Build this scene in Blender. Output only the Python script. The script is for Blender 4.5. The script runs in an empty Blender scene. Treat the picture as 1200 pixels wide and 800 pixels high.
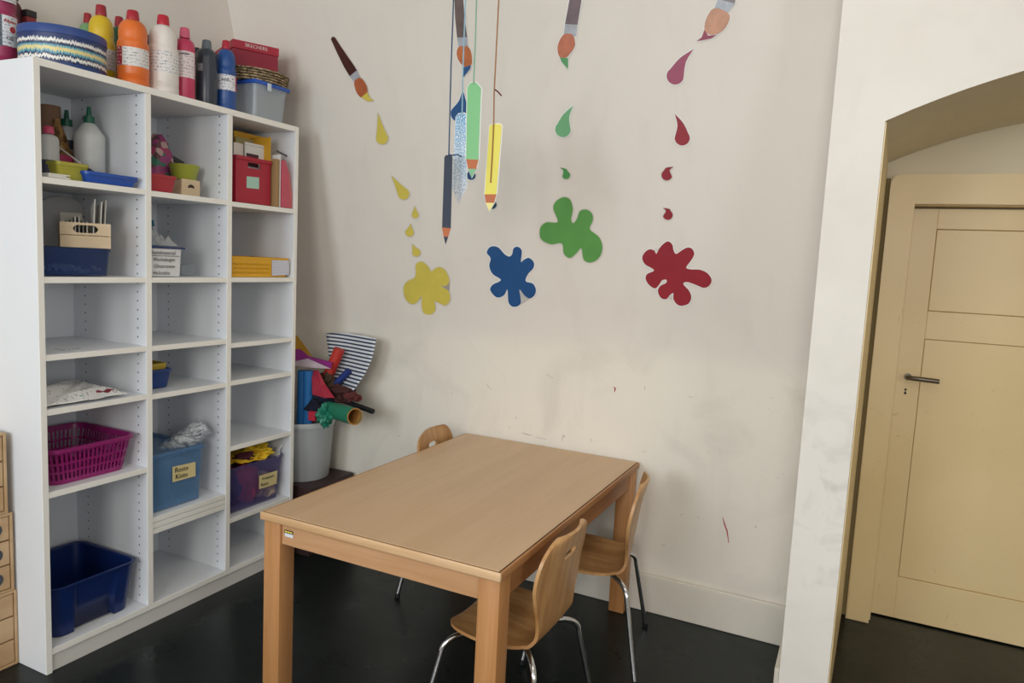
import bpy, bmesh, math, random
from mathutils import Vector, Matrix
R = math.radians
PI = math.pi
random.seed(7)
SC = bpy.context.scene
COL = SC.collection

# ------------------------------------------------------------------ camera
ROT = ((0.8967228696737969, -0.0917876488646193, 0.43297011735210544),
       (0.4398581700776199, 0.07624711746906823, -0.8948246572896981),
       (0.04912112804036787, 0.9928551780564794, 0.10874608124653654))
FPX = 846.506
CAM = Vector((0, 0, 1.4))
cd = bpy.data.cameras.new('camera'); cam = bpy.data.objects.new('camera', cd); COL.objects.link(cam)
mw = Matrix(ROT).to_4x4(); mw.translation = CAM; cam.matrix_world = mw
cd.sensor_width = 36; cd.lens = FPX / 1200 * 36; cd.clip_start = 0.02
SC.camera = cam

# measuring helpers: where the line of sight through a photo point meets a real surface
def ray(px, py): return Matrix(ROT) @ Vector(((px - 600) / FPX, -(py - 400) / FPX, -1))
def on_z(px, py, z): d = ray(px, py); return CAM + d * ((z - CAM.z) / d.z)
def on_x(px, py, x): d = ray(px, py); return CAM + d * ((x - CAM.x) / d.x)
def on_y(px, py, y): d = ray(px, py); return CAM + d * ((y - CAM.y) / d.y)
def col_y(px, x, z):
    n = ray(px, 0).cross(ray(px, 800)); return -(n.x * (x - CAM.x) + n.z * (z - CAM.z)) / n.y
def row_z(py, x, y):
    n = ray(0, py).cross(ray(1200, py)); return CAM.z - (n.x * (x - CAM.x) + n.y * (y - CAM.y)) / n.z
WY, WZ0, WS = 2.836, 1.078, 0.27      # far wall: upright to WZ0, leaning in above it
def on_wall(px, py, off=0.0):
    d = ray(px, py); t = (WY - off - WS * (CAM.z - WZ0)) / (d.y + WS * d.z); p = CAM + d * t
    if p.z < WZ0: p = on_y(px, py, WY - off)
    return p

# ------------------------------------------------------------------ materials
def lin(c): return c / 12.92 if c <= 0.04045 else ((c + 0.055) / 1.055) ** 2.4
def hexc(h, k=1.0):
    h = h.lstrip('#'); return tuple(lin(int(h[i:i + 2], 16) / 255) * k for i in (0, 2, 4)) + (1,)
MATS = {}
def mat(name, col, rough=0.5, metal=0.0, alpha=1.0, spec=0.5, noise=0.0, nscale=6, bump=0.0, bscale=60, sheen=0, trans=0):
    if name in MATS: return MATS[name]
    m = bpy.data.materials.new(name); m.use_nodes = True; nt = m.node_tree; b = nt.nodes['Principled BSDF']
    c = hexc(col) if isinstance(col, str) else col
    b.inputs['Base Color'].default_value = c; b.inputs['Roughness'].default_value = rough
    b.inputs['Metallic'].default_value = metal; b.inputs['Alpha'].default_value = alpha
    b.inputs['Specular IOR Level'].default_value = spec
    if trans: b.inputs['Transmission Weight'].default_value = trans
    tc = nt.nodes.new('ShaderNodeTexCoord')
    if noise:
        n = nt.nodes.new('ShaderNodeTexNoise'); n.inputs['Scale'].default_value = nscale; n.inputs['Detail'].default_value = 5
        nt.links.new(tc.outputs['Object'], n.inputs['Vector'])
        r = nt.nodes.new('ShaderNodeMapRange'); r.inputs['From Min'].default_value = 0.3; r.inputs['From Max'].default_value = 0.7
        r.inputs['To Min'].default_value = 1 - noise; r.inputs['To Max'].default_value = 1 + noise * 0.5
        nt.links.new(n.outputs['Fac'], r.inputs['Value'])
        v = nt.nodes.new('ShaderNodeVectorMath'); v.operation = 'SCALE'; v.inputs[0].default_value = c[:3]
        nt.links.new(r.outputs['Result'], v.inputs['Scale']); nt.links.new(v.outputs['Vector'], b.inputs['Base Color'])
    if bump:
        n = nt.nodes.new('ShaderNodeTexNoise'); n.inputs['Scale'].default_value = bscale; n.inputs['Detail'].default_value = 4
        nt.links.new(tc.outputs['Object'], n.inputs['Vector'])
        bp = nt.nodes.new('ShaderNodeBump'); bp.inputs['Strength'].default_value = bump; bp.inputs['Distance'].default_value = 0.01
        nt.links.new(n.outputs['Fac'], bp.inputs['Height']); nt.links.new(bp.outputs['Normal'], b.inputs['Normal'])
    MATS[name] = m; return m

class NT:
    def __init__(s, name, rough=0.5):
        s.m = bpy.data.materials.new(name); s.m.use_nodes = True; s.t = s.m.node_tree; s.b = s.t.nodes['Principled BSDF']
        s.b.inputs['Roughness'].default_value = rough; MATS[name] = s.m
        s.tc = s.t.nodes.new('ShaderNodeTexCoord').outputs['Object']
        x = s.t.nodes.new('ShaderNodeSeparateXYZ'); s.t.links.new(s.tc, x.inputs[0]); s.x, s.y, s.z = x.outputs
    def put(s, v, i):
        if isinstance(v, (int, float)): i.default_value = v
        elif isinstance(v, tuple): i.default_value = v
        else: s.t.links.new(v, i)
    def M(s, op, a, b=0.0, c=0.0):
        n = s.t.nodes.new('ShaderNodeMath'); n.operation = op
        s.put(a, n.inputs[0]); s.put(b, n.inputs[1]); s.put(c, n.inputs[2]); return n.outputs[0]
    def scale(s, sc):
        n = s.t.nodes.new('ShaderNodeVectorMath'); n.operation = 'MULTIPLY'; s.t.links.new(s.tc, n.inputs[0]); n.inputs[1].default_value = sc; return n.outputs[0]
    def noise(s, scale, vec=None, detail=4, dist=0):
        n = s.t.nodes.new('ShaderNodeTexNoise'); n.inputs['Scale'].default_value = scale; n.inputs['Detail'].default_value = detail
        n.inputs['Distortion'].default_value = dist; s.t.links.new(vec if vec else s.tc, n.inputs['Vector']); return n.outputs['Fac']
    def mix(s, f, a, b):
        n = s.t.nodes.new('ShaderNodeMix'); n.data_type = 'RGBA'; s.put(f, n.inputs['Factor']); s.put(a, n.inputs[6]); s.put(b, n.inputs[7]); return n.outputs[2]
    def rng(s, v, a, b, c=0.0, d=1.0):
        n = s.t.nodes.new('ShaderNodeMapRange'); s.put(v, n.inputs[0])
        for i, q in enumerate((a, b, c, d)): n.inputs[i + 1].default_value = q
        return n.outputs[0]
    def out(s, col): s.t.links.new(col, s.b.inputs['Base Color']); return s.m
    def bump(s, h, st=0.2, d=0.005):
        n = s.t.nodes.new('ShaderNodeBump'); n.inputs['Strength'].default_value = st; n.inputs['Distance'].default_value = d
        s.put(h, n.inputs['Height']); s.t.links.new(n.outputs['Normal'], s.b.inputs['Normal'])

def wall_mat():
    n = NT('painted_plaster', 0.85)
    big = n.noise(1.6, detail=6); fine = n.noise(9, detail=8, dist=0.6)
    edge = n.M('ADD', n.z, n.M('MULTIPLY', n.M('SUBTRACT', big, 0.5), 0.10))
    up = n.rng(edge, 1.02, 1.10)
    col = n.mix(up, hexc('#e8e2d6'), hexc('#e2dcd3'))
    smudge = n.rng(n.noise(2.6, detail=10, dist=1.2), 0.52, 0.78)
    col = n.mix(n.M('MULTIPLY', smudge, n.rng(n.z, 1.3, 0.9, 0.10, 0.38)), col, hexc('#b7b0a8'))
    st = n.rng(n.noise(3.0, n.scale((3.5, 3.5, 0.7)), 6, 0.4), 0.55, 0.8)
    col = n.mix(n.M('MULTIPLY', st, 0.18), col, hexc('#c6bdb2'))
    sk = n.rng(n.noise(46, n.scale((1, 1, 2)), 3, 2.0), 0.735, 0.75)
    col = n.mix(n.M('MULTIPLY', sk, n.rng(n.z, 1.0, 0.9, 0.0, 0.6)), col, hexc('#7a7570'))
    n.bump(n.M('ADD', big, n.M('MULTIPLY', fine, 0.5)), 0.35, 0.012)
    return n.out(col)
def pillar_mat():
    n = NT('pillar_plaster', 0.85)
    col = n.mix(n.rng(n.noise(2.2, detail=8), 0.35, 0.75), hexc('#e9e5de'), hexc('#ddd8cf'))
    dirt = n.M('MULTIPLY', n.rng(n.noise(7, detail=10, dist=1.5), 0.50, 0.72), n.rng(n.M('ABSOLUTE', n.M('SUBTRACT', n.z, 0.72)), 0.0, 0.42, 0.5, 0.05))
    col = n.mix(dirt, col, hexc('#a5a199'))
    n.bump(n.noise(5, detail=8), 0.3, 0.01)
    return n.out(col)
def floor_mat():
    n = NT('dark_green_linoleum', 0.28)
    f = n.noise(30, detail=6); col = n.mix(n.rng(f, 0.3, 0.7), hexc('#0e1514'), hexc('#171f1e'))
    n.b.inputs['Specular IOR Level'].default_value = 0.3
    n.t.links.new(n.rng(n.noise(5, detail=6), 0.3, 0.7, 0.24, 0.40), n.b.inputs['Roughness'])
    return n.out(col)
def wood_mat(name, c1, c2, axis='y', rough=0.42, sc=14, streak=0.9, dots=False):
    n = NT(name, rough)
    s = {'x': (0.06, 1, 1), 'y': (1, 0.06, 1), 'z': (1, 1, 0.06), 'zx': (.22, 1, .08)}[axis]
    g = n.noise(sc, n.scale(s), 6, 0.5); g2 = n.noise(sc * 7, n.scale(s), 3, 0.2)
    v = n.M('ADD', n.M('MULTIPLY', g, 0.75), n.M('MULTIPLY', g2, 0.25))
    col = n.mix(n.M('MULTIPLY', n.rng(v, 0.38, 0.62), streak), hexc(c1), hexc(c2))
    return n.out(col)
def holes_mat():
    n = NT('white_melamine_drilled', 0.45)
    fz = n.M('MULTIPLY', n.M('SUBTRACT', n.M('FRACT', n.M('DIVIDE', n.z, 0.032)), 0.5), 0.032)
    d = None
    for x0 in (0.155, -0.135):
        dx = n.M('SUBTRACT', n.x, x0)
        q = n.M('SQRT', n.M('ADD', n.M('MULTIPLY', dx, dx), n.M('MULTIPLY', fz, fz)))
        d = q if d is None else n.M('MINIMUM', d, q)
    return n.out(n.mix(n.rng(d, 0.0026, 0.0036), hexc('#15171a'), hexc('#e3e6ea')))
def tin_mat():
    n = NT('striped_tin_print', 0.4)
    ang = n.M('ARCTAN2', n.y, n.x)
    t = n.t.nodes.new('ShaderNodeCombineXYZ'); n.put(n.M('MULTIPLY', ang, 26.0), t.inputs[0]); n.put(n.M('MULTIPLY', n.z, 8.0), t.inputs[1])
    j = n.M('MULTIPLY', n.M('SUBTRACT', n.noise(1.8, t.outputs[0], 6), 0.5), 0.034)
    z = n.M('ADD', n.z, j)
    r = n.t.nodes.new('ShaderNodeValToRGB'); r.color_ramp.interpolation = 'CONSTANT'
    st = [(0, '#1f3f78'), (.16, '#16264f'), (.24, '#e6e3dc'), (.33, '#16264f'), (.40, '#5aa0b4'), (.47, '#e0cf8a'), (.58, '#5aa0b4'), (.64, '#16264f'), (.72, '#e8e6e0'), (.81, '#1b3064')]
    cr = r.color_ramp
    cr.elements[0].position = 0; cr.elements[0].color = hexc(st[0][1]); cr.elements[1].position = st[1][0]; cr.elements[1].color = hexc(st[1][1])
    for p, c in st[2:]: e = cr.elements.new(p); e.color = hexc(c)
    n.t.links.new(n.rng(z, 0.0, 0.105), r.inputs[0]); return n.out(r.outputs[0])
def label_mat(name, base, ink, sx=1.0, dens=0.56):
    n = NT(name, 0.5)
    v = n.noise(150, n.scale((sx, sx, 2.2)), 2); row = n.M('FRACT', n.M('MULTIPLY', n.z, 90.0))
    f = n.M('MULTIPLY', n.M('GREATER_THAN', v, dens), n.M('GREATER_THAN', row, 0.5))
    return n.out(n.mix(f, hexc(base), hexc(ink)))
def stripe_mat():
    n = NT('navy_white_stripe', 0.7)
    return n.out(n.mix(n.M('GREATER_THAN', n.M('FRACT', n.M('MULTIPLY', n.M('ADD', n.z, n.M('MULTIPLY', n.x, 0.0)), 58.0)), 0.55), hexc('#dcdfe2'), hexc('#2d3f5c')))
def wicker_mat():
    n = NT('woven_rush', 0.8)
    w = n.noise(60, n.scale((1, 1, 2.5)), 3, 1.0)
    n.bump(w, 0.8, 0.006)
    return n.out(n.mix(n.rng(w, 0.42, 0.60), hexc('#5a4732'), hexc('#c4ae88')))
def floral_mat():
    n = NT('floral_print', 0.5)
    v = n.t.nodes.new('ShaderNodeTexVoronoi'); v.inputs['Scale'].default_value = 38; n.t.links.new(n.tc, v.inputs['Vector'])
    r = n.t.nodes.new('ShaderNodeValToRGB'); cr = r.color_ramp; cr.interpolation = 'CONSTANT'
    cr.elements[0].position = 0; cr.elements[0].color = hexc('#a0447a'); cr.elements[1].position = .3; cr.elements[1].color = hexc('#3f7a66')
    for p, c in ((.5, '#6e4a4e'), (.65, '#c9a7a4'), (.8, '#b0446c')): e = cr.elements.new(p); e.color = hexc(c)
    s = n.t.nodes.new('ShaderNodeSeparateColor'); n.t.links.new(v.outputs['Color'], s.inputs[0]); n.t.links.new(s.outputs[0], r.inputs[0]); return n.out(r.outputs[0])
def glitter_mat():
    n = NT('holographic_foil', 0.3)
    v = n.noise(260, detail=2); up = n.rng(n.M('ADD', n.z, n.M('MULTIPLY', n.noise(30), 0.05)), -0.25, 0.02)
    c = n.mix(up, hexc('#dfe4ea'), hexc('#6fb2de')); c = n.mix(n.rng(v, 0.52, 0.6), c, hexc('#ffffff'))
    n.b.inputs['Metallic'].default_value = 0.2; return n.out(n.mix(n.rng(v, 0.42, 0.36), c, hexc('#7e93b8')))
def foil_mat():
    n = NT('copper_gift_foil', 0.35); n.b.inputs['Metallic'].default_value = 0.4
    v = n.noise(30, n.scale((1, 1, 1)), 4, 1.5); n.bump(v, 0.8, 0.01)
    return n.out(n.mix(n.rng(v, 0.35, 0.65), hexc('#5d4326'), hexc('#b58a52')))
def door_mat():
    n = NT('cream_gloss_paint', 0.38)
    c = n.mix(n.rng(n.noise(2, detail=6), 0.3, 0.7), hexc('#e5cfa0'), hexc('#dcc491'))
    sc = n.rng(n.noise(12, detail=9, dist=2.5), 0.68, 0.74)
    return n.out(n.mix(n.M('MULTIPLY', sc, 0.30), c, hexc('#a08a60')))

NICHE = mat('cream_niche_paint', '#e2d8bf', .8, noise=.05, nscale=4); WALL = wall_mat(); PILLAR = pillar_mat(); FLOOR = floor_mat(); DOORP = door_mat()
MEL = mat('white_melamine', '#e3e6ea', 0.45); HOLES = holes_mat(); EDGE = mat('cream_edge_band', '#f1efe8', 0.5)
TOPW = wood_mat('beech_laminate', '#ccab86', '#bf9c76', 'y', 0.36, 9, 0.8)
LEGW = wood_mat('beech_leg_wood', '#c08c5c', '#a8733f', 'z', 0.45, 18)
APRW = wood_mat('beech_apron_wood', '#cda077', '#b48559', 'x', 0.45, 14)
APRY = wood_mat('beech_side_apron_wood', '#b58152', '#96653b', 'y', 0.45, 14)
EDGW = wood_mat('worn_lit_beech_lipping', '#dfbd95', '#c79d70', 'x', 0.5, 20)  # paler than the side lipping: front-edge highlight in the colour, plus wear
SHELLW = wood_mat('moulded_beech_plywood', '#c99c68', '#a27140', 'zx', 0.36, 26, .8)
PLYEDGE = mat('plywood_edge', '#c9a378', 0.6)
CHROME = mat('polished_chrome', '#d8dadd', 0.12, 1.0); DARKPL = mat('black_plastic', '#1a1b1d', 0.5)
CRATEW = wood_mat('pale_crate_wood', '#d6c1a2', '#c6ad8a', 'y', 0.6, 20, 0.7)
DRAWW = wood_mat('birch_drawer_wood', '#c4a57f', '#b39168', 'y', 0.5, 12)
BROWNBOX = wood_mat('dark_brown_stained_wood', '#3b2524', '#2c1b1b', 'y', 0.5, 12)
def flat(name, col, rough=0.5, **k): return mat(name, col, rough, **k)

# ------------------------------------------------------------------ mesh builder
class B:
    def __init__(s): s.bm = bmesh.new()
    def face(s, vs):
        try: return s.bm.faces.new(vs)
        except ValueError: return None
    def box(s, a, b, bev=0.0, seg=2):
        t = bmesh.new(); x0, y0, z0 = a; x1, y1, z1 = b
        bmesh.ops.create_cube(t, size=1)
        for v in t.verts: v.co = Vector(((x0 + x1) / 2 + v.co.x * (x1 - x0), (y0 + y1) / 2 + v.co.y * (y1 - y0), (z0 + z1) / 2 + v.co.z * (z1 - z0)))
        if bev > 0: bmesh.ops.bevel(t, geom=t.edges[:], offset=bev, segments=seg, affect='EDGES', profile=0.5)
        return s.merge(t)
    def merge(s, t, mtx=None):
        mp = {}
        for v in t.verts: mp[v] = s.bm.verts.new(mtx @ v.co if mtx else v.co)
        for f in t.faces: s.face([mp[v] for v in f.verts])
        t.free(); return s
    def lathe(s, prof, n=32, c=(0, 0, 0), sx=1, sy=1, a0=0.0, a1=None, cap=True):
        full = a1 is None; a1 = 2 * PI if full else a1; cnt = n if full else n + 1; rings = []
        for r, z in prof:
            if r < 1e-6 and full: rings.append([s.bm.verts.new((c[0], c[1], c[2] + z))] * cnt); continue
            rings.append([s.bm.verts.new((c[0] + sx * r * math.cos(a0 + (a1 - a0) * i / n), c[1] + sy * r * math.sin(a0 + (a1 - a0) * i / n), c[2] + z)) for i in range(cnt)])
        for k in range(len(rings) - 1):
            A, Bq = rings[k], rings[k + 1]
            for i in range(n):
                j = (i + 1) % cnt; vs = []
                for v in (A[i], A[j], Bq[j], Bq[i]):
                    if v not in vs: vs.append(v)
                if len(vs) > 2: s.face(vs)
        return s
    def tube(s, pts, r, n=10, rend=None, close=True):
        pts = [Vector(p) for p in pts]; m = len(pts); rings = []
        up = Vector((0, 0, 1)); d0 = (pts[1] - pts[0]).normalized()
        if abs(d0.dot(up)) > 0.95: up = Vector((1, 0, 0))
        x = d0.cross(up).normalized()
        for i, p in enumerate(pts):
            d = (pts[min(i + 1, m - 1)] - pts[max(i - 1, 0)]).normalized()
            x = (x - d * x.dot(d)).normalized(); y = d.cross(x)
            rr = r if rend is None else r + (rend - r) * i / (m - 1)
            rings.append([s.bm.verts.new(p + (x * math.cos(2 * PI * k / n) + y * math.sin(2 * PI * k / n)) * rr) for k in range(n)])
        for a, b in zip(rings, rings[1:]):
            for k in range(n): s.face([a[k], a[(k + 1) % n], b[(k + 1) % n], b[k]])
        if close: s.face(rings[0][::-1]); s.face(rings[-1])
        return s
    def slab(s, pts, off):
        """polygon (3D points) thickened by vector off"""
        off = Vector(off); a = [s.bm.verts.new(p) for p in pts]; b = [s.bm.verts.new(Vector(p) + off) for p in pts]
        fa = s.face(a[::-1]); fb = s.face(b); n = len(a)
        for i in range(n): s.face([a[i], a[(i + 1) % n], b[(i + 1) % n], b[i]])
        return s
    def grid(s, fn, nu, nv):
        g = [[s.bm.verts.new(fn(i / nu, j / nv)) for j in range(nv + 1)] for i in range(nu + 1)]
        for i in range(nu):
            for j in range(nv): s.face([g[i][j], g[i + 1][j], g[i + 1][j + 1], g[i][j + 1]])
        return s
    def tub(s, a, b, z0, z1, taper=0.85, t=0.003, rim=0.008, rad=0.02, ribs=0, rimh=0.01):
        """open rectangular tub with rounded corners: outer shell, inner shell, rim"""
        cx, cy = (a[0] + b[0]) / 2, (a[1] + b[1]) / 2; hx, hy = (b[0] - a[0]) / 2, (b[1] - a[1]) / 2
        def ring(hx, hy, rad, z):
            out = []; rad = min(rad, hx * .95, hy * .95)
            for q, (sx, sy) in enumerate(((1, 1), (-1, 1), (-1, -1), (1, -1))):
                for k in range(5):
                    t_ = q * PI / 2 + k * PI / 8
                    out.append(s.bm.verts.new((cx + sx * (hx - rad) + rad * math.cos(t_), cy + sy * (hy - rad) + rad * math.sin(t_), z)))
            return out
        R_ = [ring(hx * taper, hy * taper, rad, z0 + 0.001), ring(hx, hy, rad, z1 - rimh), ring(hx + rim, hy + rim, rad + rim, z1 - rimh), ring(hx + rim, hy + rim, rad + rim, z1),
              ring(hx - t, hy - t, rad, z1), ring(hx * taper - t, hy * taper - t, rad, z0 + 0.006)]
        for A, C in zip(R_, R_[1:]):
            n = len(A)
            for i in range(n): s.face([A[i], A[(i + 1) % n], C[(i + 1) % n], C[i]])
        s.face(R_[0][::-1]); s.face(R_[-1]); return s
    def done(s, name, m, parent=None, off=None, smooth=None, fix=True):
        if fix: bmesh.ops.recalc_face_normals(s.bm, faces=s.bm.faces[:])
        me = bpy.data.meshes.new(name); 
        if off is None and parent is not None: off = OFF.get(parent.name, Vector())
        if off is not None:
            for v in s.bm.verts: v.co -= Vector(off)
        if smooth:
            for f in s.bm.faces: f.smooth = True
            for e in s.bm.edges:
                if len(e.link_faces) == 2 and e.calc_face_angle(0) > R(smooth): e.smooth = False
        s.bm.to_mesh(me); s.bm.free(); o = bpy.data.objects.new(name, me); COL.objects.link(o); me.materials.append(m)
        if parent is not None: o.parent = parent; OFF[o.name] = Vector(off) if off is not None else Vector()
        return o
OFF = {}
def thing(name, label, cat, loc=(0, 0, 0), rot=0.0, group=None, local=False):
    o = bpy.data.objects.new(name, None); COL.objects.link(o); o.location = loc; o.rotation_euler = (0, 0, rot); o.empty_display_size = 0.05
    o['label'] = label; o['category'] = cat
    if group: o['group'] = group
    OFF[o.name] = Vector() if local else Vector(loc); return o
def solo(b, name, label, cat, m, loc, group=None, smooth=None):
    o = b.done(name, m, None, Vector(loc), smooth); o.location = loc; o['label'] = label; o['category'] = cat
    if group: o['group'] = group
    OFF[o.name] = Vector(loc); return o
def struct(name, b, m, parent=None, smooth=None):
    o = b.done(name, m, parent, Vector((0, 0, 0)), smooth)
    if parent is None: o['kind'] = 'structure'
    return o
def setrot(o, rot=(0, 0, 0)): o.rotation_euler = rot; return o
def dup(root, loc, rot=None, label=None, group=None):
    r = root.copy(); COL.objects.link(r); r.location = loc
    if rot is not None: r.rotation_euler = (0, 0, rot)
    if label: r['label'] = label
    if group: r['group'] = group
    for ch in list(root.children):
        c = ch.copy(); COL.objects.link(c); c.parent = r
        for g in ch.children:
            d = g.copy(); COL.objects.link(d); d.parent = c
    return r
_TX = {}
def text_geo(txt, shear=0.0):
    k = (txt, shear)
    if k not in _TX:
        cu = bpy.data.curves.new('t', 'FONT'); cu.body = txt; cu.align_x = 'CENTER'; cu.align_y = 'CENTER'; cu.resolution_u = 2; cu.size = 1; cu.shear = shear
        ob = bpy.data.objects.new('t', cu); COL.objects.link(ob); dg = bpy.context.evaluated_depsgraph_get(); me = bpy.data.meshes.new_from_object(ob.evaluated_get(dg))
        _TX[k] = ([tuple(v.co) for v in me.vertices], [tuple(p.vertices) for p in me.polygons]); bpy.data.objects.remove(ob); bpy.data.meshes.remove(me); bpy.data.curves.remove(cu)
    return _TX[k]
def lettering(b, txt, size, fn, bold=0.0, shear=0.0, wide=1.0):
    vs, fs = text_geo(txt, shear)
    for dx in ((0,) if not bold else (-bold, bold)):
        q = [b.bm.verts.new(fn(x * size * wide + dx, y * size)) for x, y, z in vs]
        for f in fs: b.face([q[i] for i in f])
    return b
def smoothpoly(p, k=5):
    n = len(p); out = []
    for i in range(n):
        a, b_, c, d = (Vector(p[(i + j) % n]) for j in (-1, 0, 1, 2))
        for s_ in range(k):
            t = s_ / k; out.append(0.5 * ((2 * b_) + (c - a) * t + (2 * a - 5 * b_ + 4 * c - d) * t * t + (3 * b_ - a - 3 * c + d) * t ** 3))
    return out

# ================================================================== SETTING
H = 2.85
XL, XR, YB = -2.685, 2.9, -2.7
b = B(); b.box((XL - .1, YB - .1, -0.1), (XR + .1, 3.6, 0)); struct('floor', b, FLOOR)
b = B(); b.box((XL - .1, YB - .1, H), (XR + .1, 3.6, H + .1)); struct('ceiling', b, mat('ceiling_paint', '#e9e7e2', 0.9))
b = B(); b.box((XL - .1, YB - .1, 0.001), (XL, 3.3, H - .001)); wl = struct('wall_left', b, WALL)
b = B(); WR = (-1.6, -.2, 1.10, 2.4)
b.box((XR, YB - .1, 0.001), (XR + .1, WR[0], H - .001)); b.box((XR, WR[1], 0.001), (XR + .1, 3.5, H - .001)); b.box((XR, WR[0], .001), (XR + .1, WR[1], WR[2])); b.box((XR, WR[0], WR[3]), (XR + .1, WR[1], H - .001)); struct('wall_right', b, WALL)
b = B(); t = .05
b.box((XR + .02, WR[0], WR[2]), (XR + .09, WR[0] + t, WR[3])); b.box((XR + .02, WR[1] - t, WR[2]), (XR + .09, WR[1], WR[3])); b.box((XR + .02, WR[0] + t, WR[2]), (XR + .09, WR[1] - t, WR[2] + t)); b.box((XR + .02, WR[0] + t, WR[3] - t), (XR + .09, WR[1] - t, WR[3])); struct('window_3', b, mat('window_frame_paint', '#e8e6e0', .5))
# back wall with two windows (behind the viewer)
WIN = ((-2.35, -1.05), (-0.35, 0.95)); wz0, wz1 = 1.10, 2.55
b = B(); xs = [XL, WIN[0][0], WIN[0][1], WIN[1][0], WIN[1][1], XR]
for i in (0, 2, 4): b.box((xs[i], YB - .1, 0.001), (xs[i + 1], YB, H - .001))
for w in WIN:
    b.box((w[0], YB - .1, 0.001), (w[1], YB, wz0)); b.box((w[0], YB - .1, wz1), (w[1], YB, H - .001))
struct('wall_back', b, WALL)
WFM = mat('window_frame_paint', '#e8e6e0', 0.5)
for i, w in enumerate(WIN):
    b = B(); t = 0.05
    b.box((w[0], YB - .09, wz0), (w[0] + t, YB - .02, wz1)); b.box((w[1] - t, YB - .09, wz0), (w[1], YB - .02, wz1))
    b.box((w[0] + t, YB - .09, wz0), (w[1] - t, YB - .02, wz0 + t)); b.box((w[0] + t, YB - .09, wz1 - t), (w[1] - t, YB - .02, wz1)); xm = (w[0] + w[1]) / 2
    b.box((xm - .03, YB - .09, wz0 + t), (xm + .03, YB - .02, wz1 - t)); struct('window_%d' % (i + 1), b, WFM)
# far wall: upright below, leaning in above a soft bend
prof = [(WY, 0.001)]
zz = 0.0
for k in range(13):
    z = 0.93 + 0.30 * k / 12; u = (z - 0.93) / 0.30; prof.append((WY - WS * 0.30 * u * u / 2, z))
zt = H - .001; prof.append((WY - WS * 0.15 - WS * (zt - 1.23), zt)); prof += [(3.0, zt), (3.0, 0.001)]
b = B(); b.slab([(XL, y, z) for y, z in prof], (-.136 - XL, 0, 0)); wf = struct('wall_far', b, WALL, smooth=30)
# wall with the arched niche
PF, PB = 2.338, 3.205
def arch(x): return 2.023 - 0.315 * (x - 0.75) ** 2
def niche(y, xl, xr, z0=0.001):
    p = [(xl, y, z0), (xl, y, arch(xl))]
    for k in range(1, 24): x = xl + (xr - xl) * k / 24; p.append((x, y, arch(x)))
    p += [(xr, y, arch(xr)), (xr, y, z0)]; return p
XP = -0.135
b = B(); fr = niche(PF, .0052, 1.495); bk = niche(3.24, .028, 1.472)
def ringpoly(inner, y, xl, xr):
    return [(xl, y, 0.001), (xl, y, H - .001)] + [(p[0], y, H - .001) for p in inner[1:-1]] + [(xr, y, H - .001), (xr, y, 0.001)]
fo = ringpoly(fr, PF, XP, XR); bo = ringpoly(bk, 3.24, XP, XR)
def V(p): return b.bm.verts.new(p)
fi = [V(p) for p in fr]; bi = [V(p) for p in bk]
f_o = [V(p) for p in ([(XP, PF, 0.001)] + [(p[0], PF, H - .001) if 0 < i < len(fr) - 1 else None for i, p in enumerate(fr)][1:-1] + [(XR, PF, 0.001)])]
tl, tr = V((XP, PF, H - .001)), V((XR, PF, H - .001))
n = len(fi)
b.face([f_o[0], fi[0], fi[1], f_o[1], tl]); b.face([f_o[-1], tr, f_o[-2], fi[-2], fi[-1]])
for i in range(1, n - 2): b.face([fi[i], fi[i + 1], f_o[i + 1], f_o[i]])
for i in range(n - 1): b.face([fi[i], bi[i], bi[i + 1], fi[i + 1]])
lb, lt, rb, rt = V((XP, 3.24, .001)), V((XP, 3.24, H - .001)), V((XR, 3.24, .001)), V((XR, 3.24, H - .001))
b.face([f_o[0], tl, lt, lb]); b.face([f_o[-1], rb, rt, tr]); b.face([tl] + f_o[1:-1] + [tr, rt, lt]); b.face([f_o[0], lb, bi[0], fi[0]]); b.face([f_o[-1], fi[-1], bi[-1], rb])
b.face([lb, lt] + [rt, rb] + [bi[i] for i in range(n - 1, -1, -1)])
struct('wall_right_niche', b, PILLAR); bpy.data.objects['wall_right_niche'].name = 'wall_niche'
wn = bpy.data.objects['wall_niche']; wn.data.materials.append(NICHE)
for f in wn.data.polygons:
    c_ = f.center
    if PF + .05 < c_.y < 3.2 and 0 < c_.x < 1.5 and c_.z < 2.1: f.material_index = 1
# niche back wall with the door opening
DC = 0.75; dx_ = 0; fx0, fx1, fz1 = 0.048, 1.452, 1.811; dx0, dx1, dz1 = 0.134, 1.366, 1.703
b = B(); b.box((XP, 3.402, .001), (XR, 3.42, H - .01)); b.box((XP, 3.245, dz1 + .002), (XR, 3.40, H - .01)); b.box((XP, 3.245, .001), (dx0 - .002, 3.40, dz1 + .002)); b.box((dx1 + .002, 3.245, .001), (XR, 3.40, dz1 + .002)); struct('wall_niche_back', b, NICHE)
# cream painted lower skirting on the niche reveal
b = B()
b.slab([(.0060, PF + .004, .002), (.0290, 3.235, .002), (.0290, 3.235, 1.846), (.0060, PF + .004, 1.846)], (.003, 0, 0)); struct('trim_1', b, DOORP)
b = B(); b.box((.0325, 3.236, .002), (fx0 - .0005, 3.2445, 1.80)); struct('gap_shade_strip', b, mat('gap_shade_paint', '#8a7b55', .8))  # dark strip added in the gap beside the frame, standing in for its shade
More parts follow.
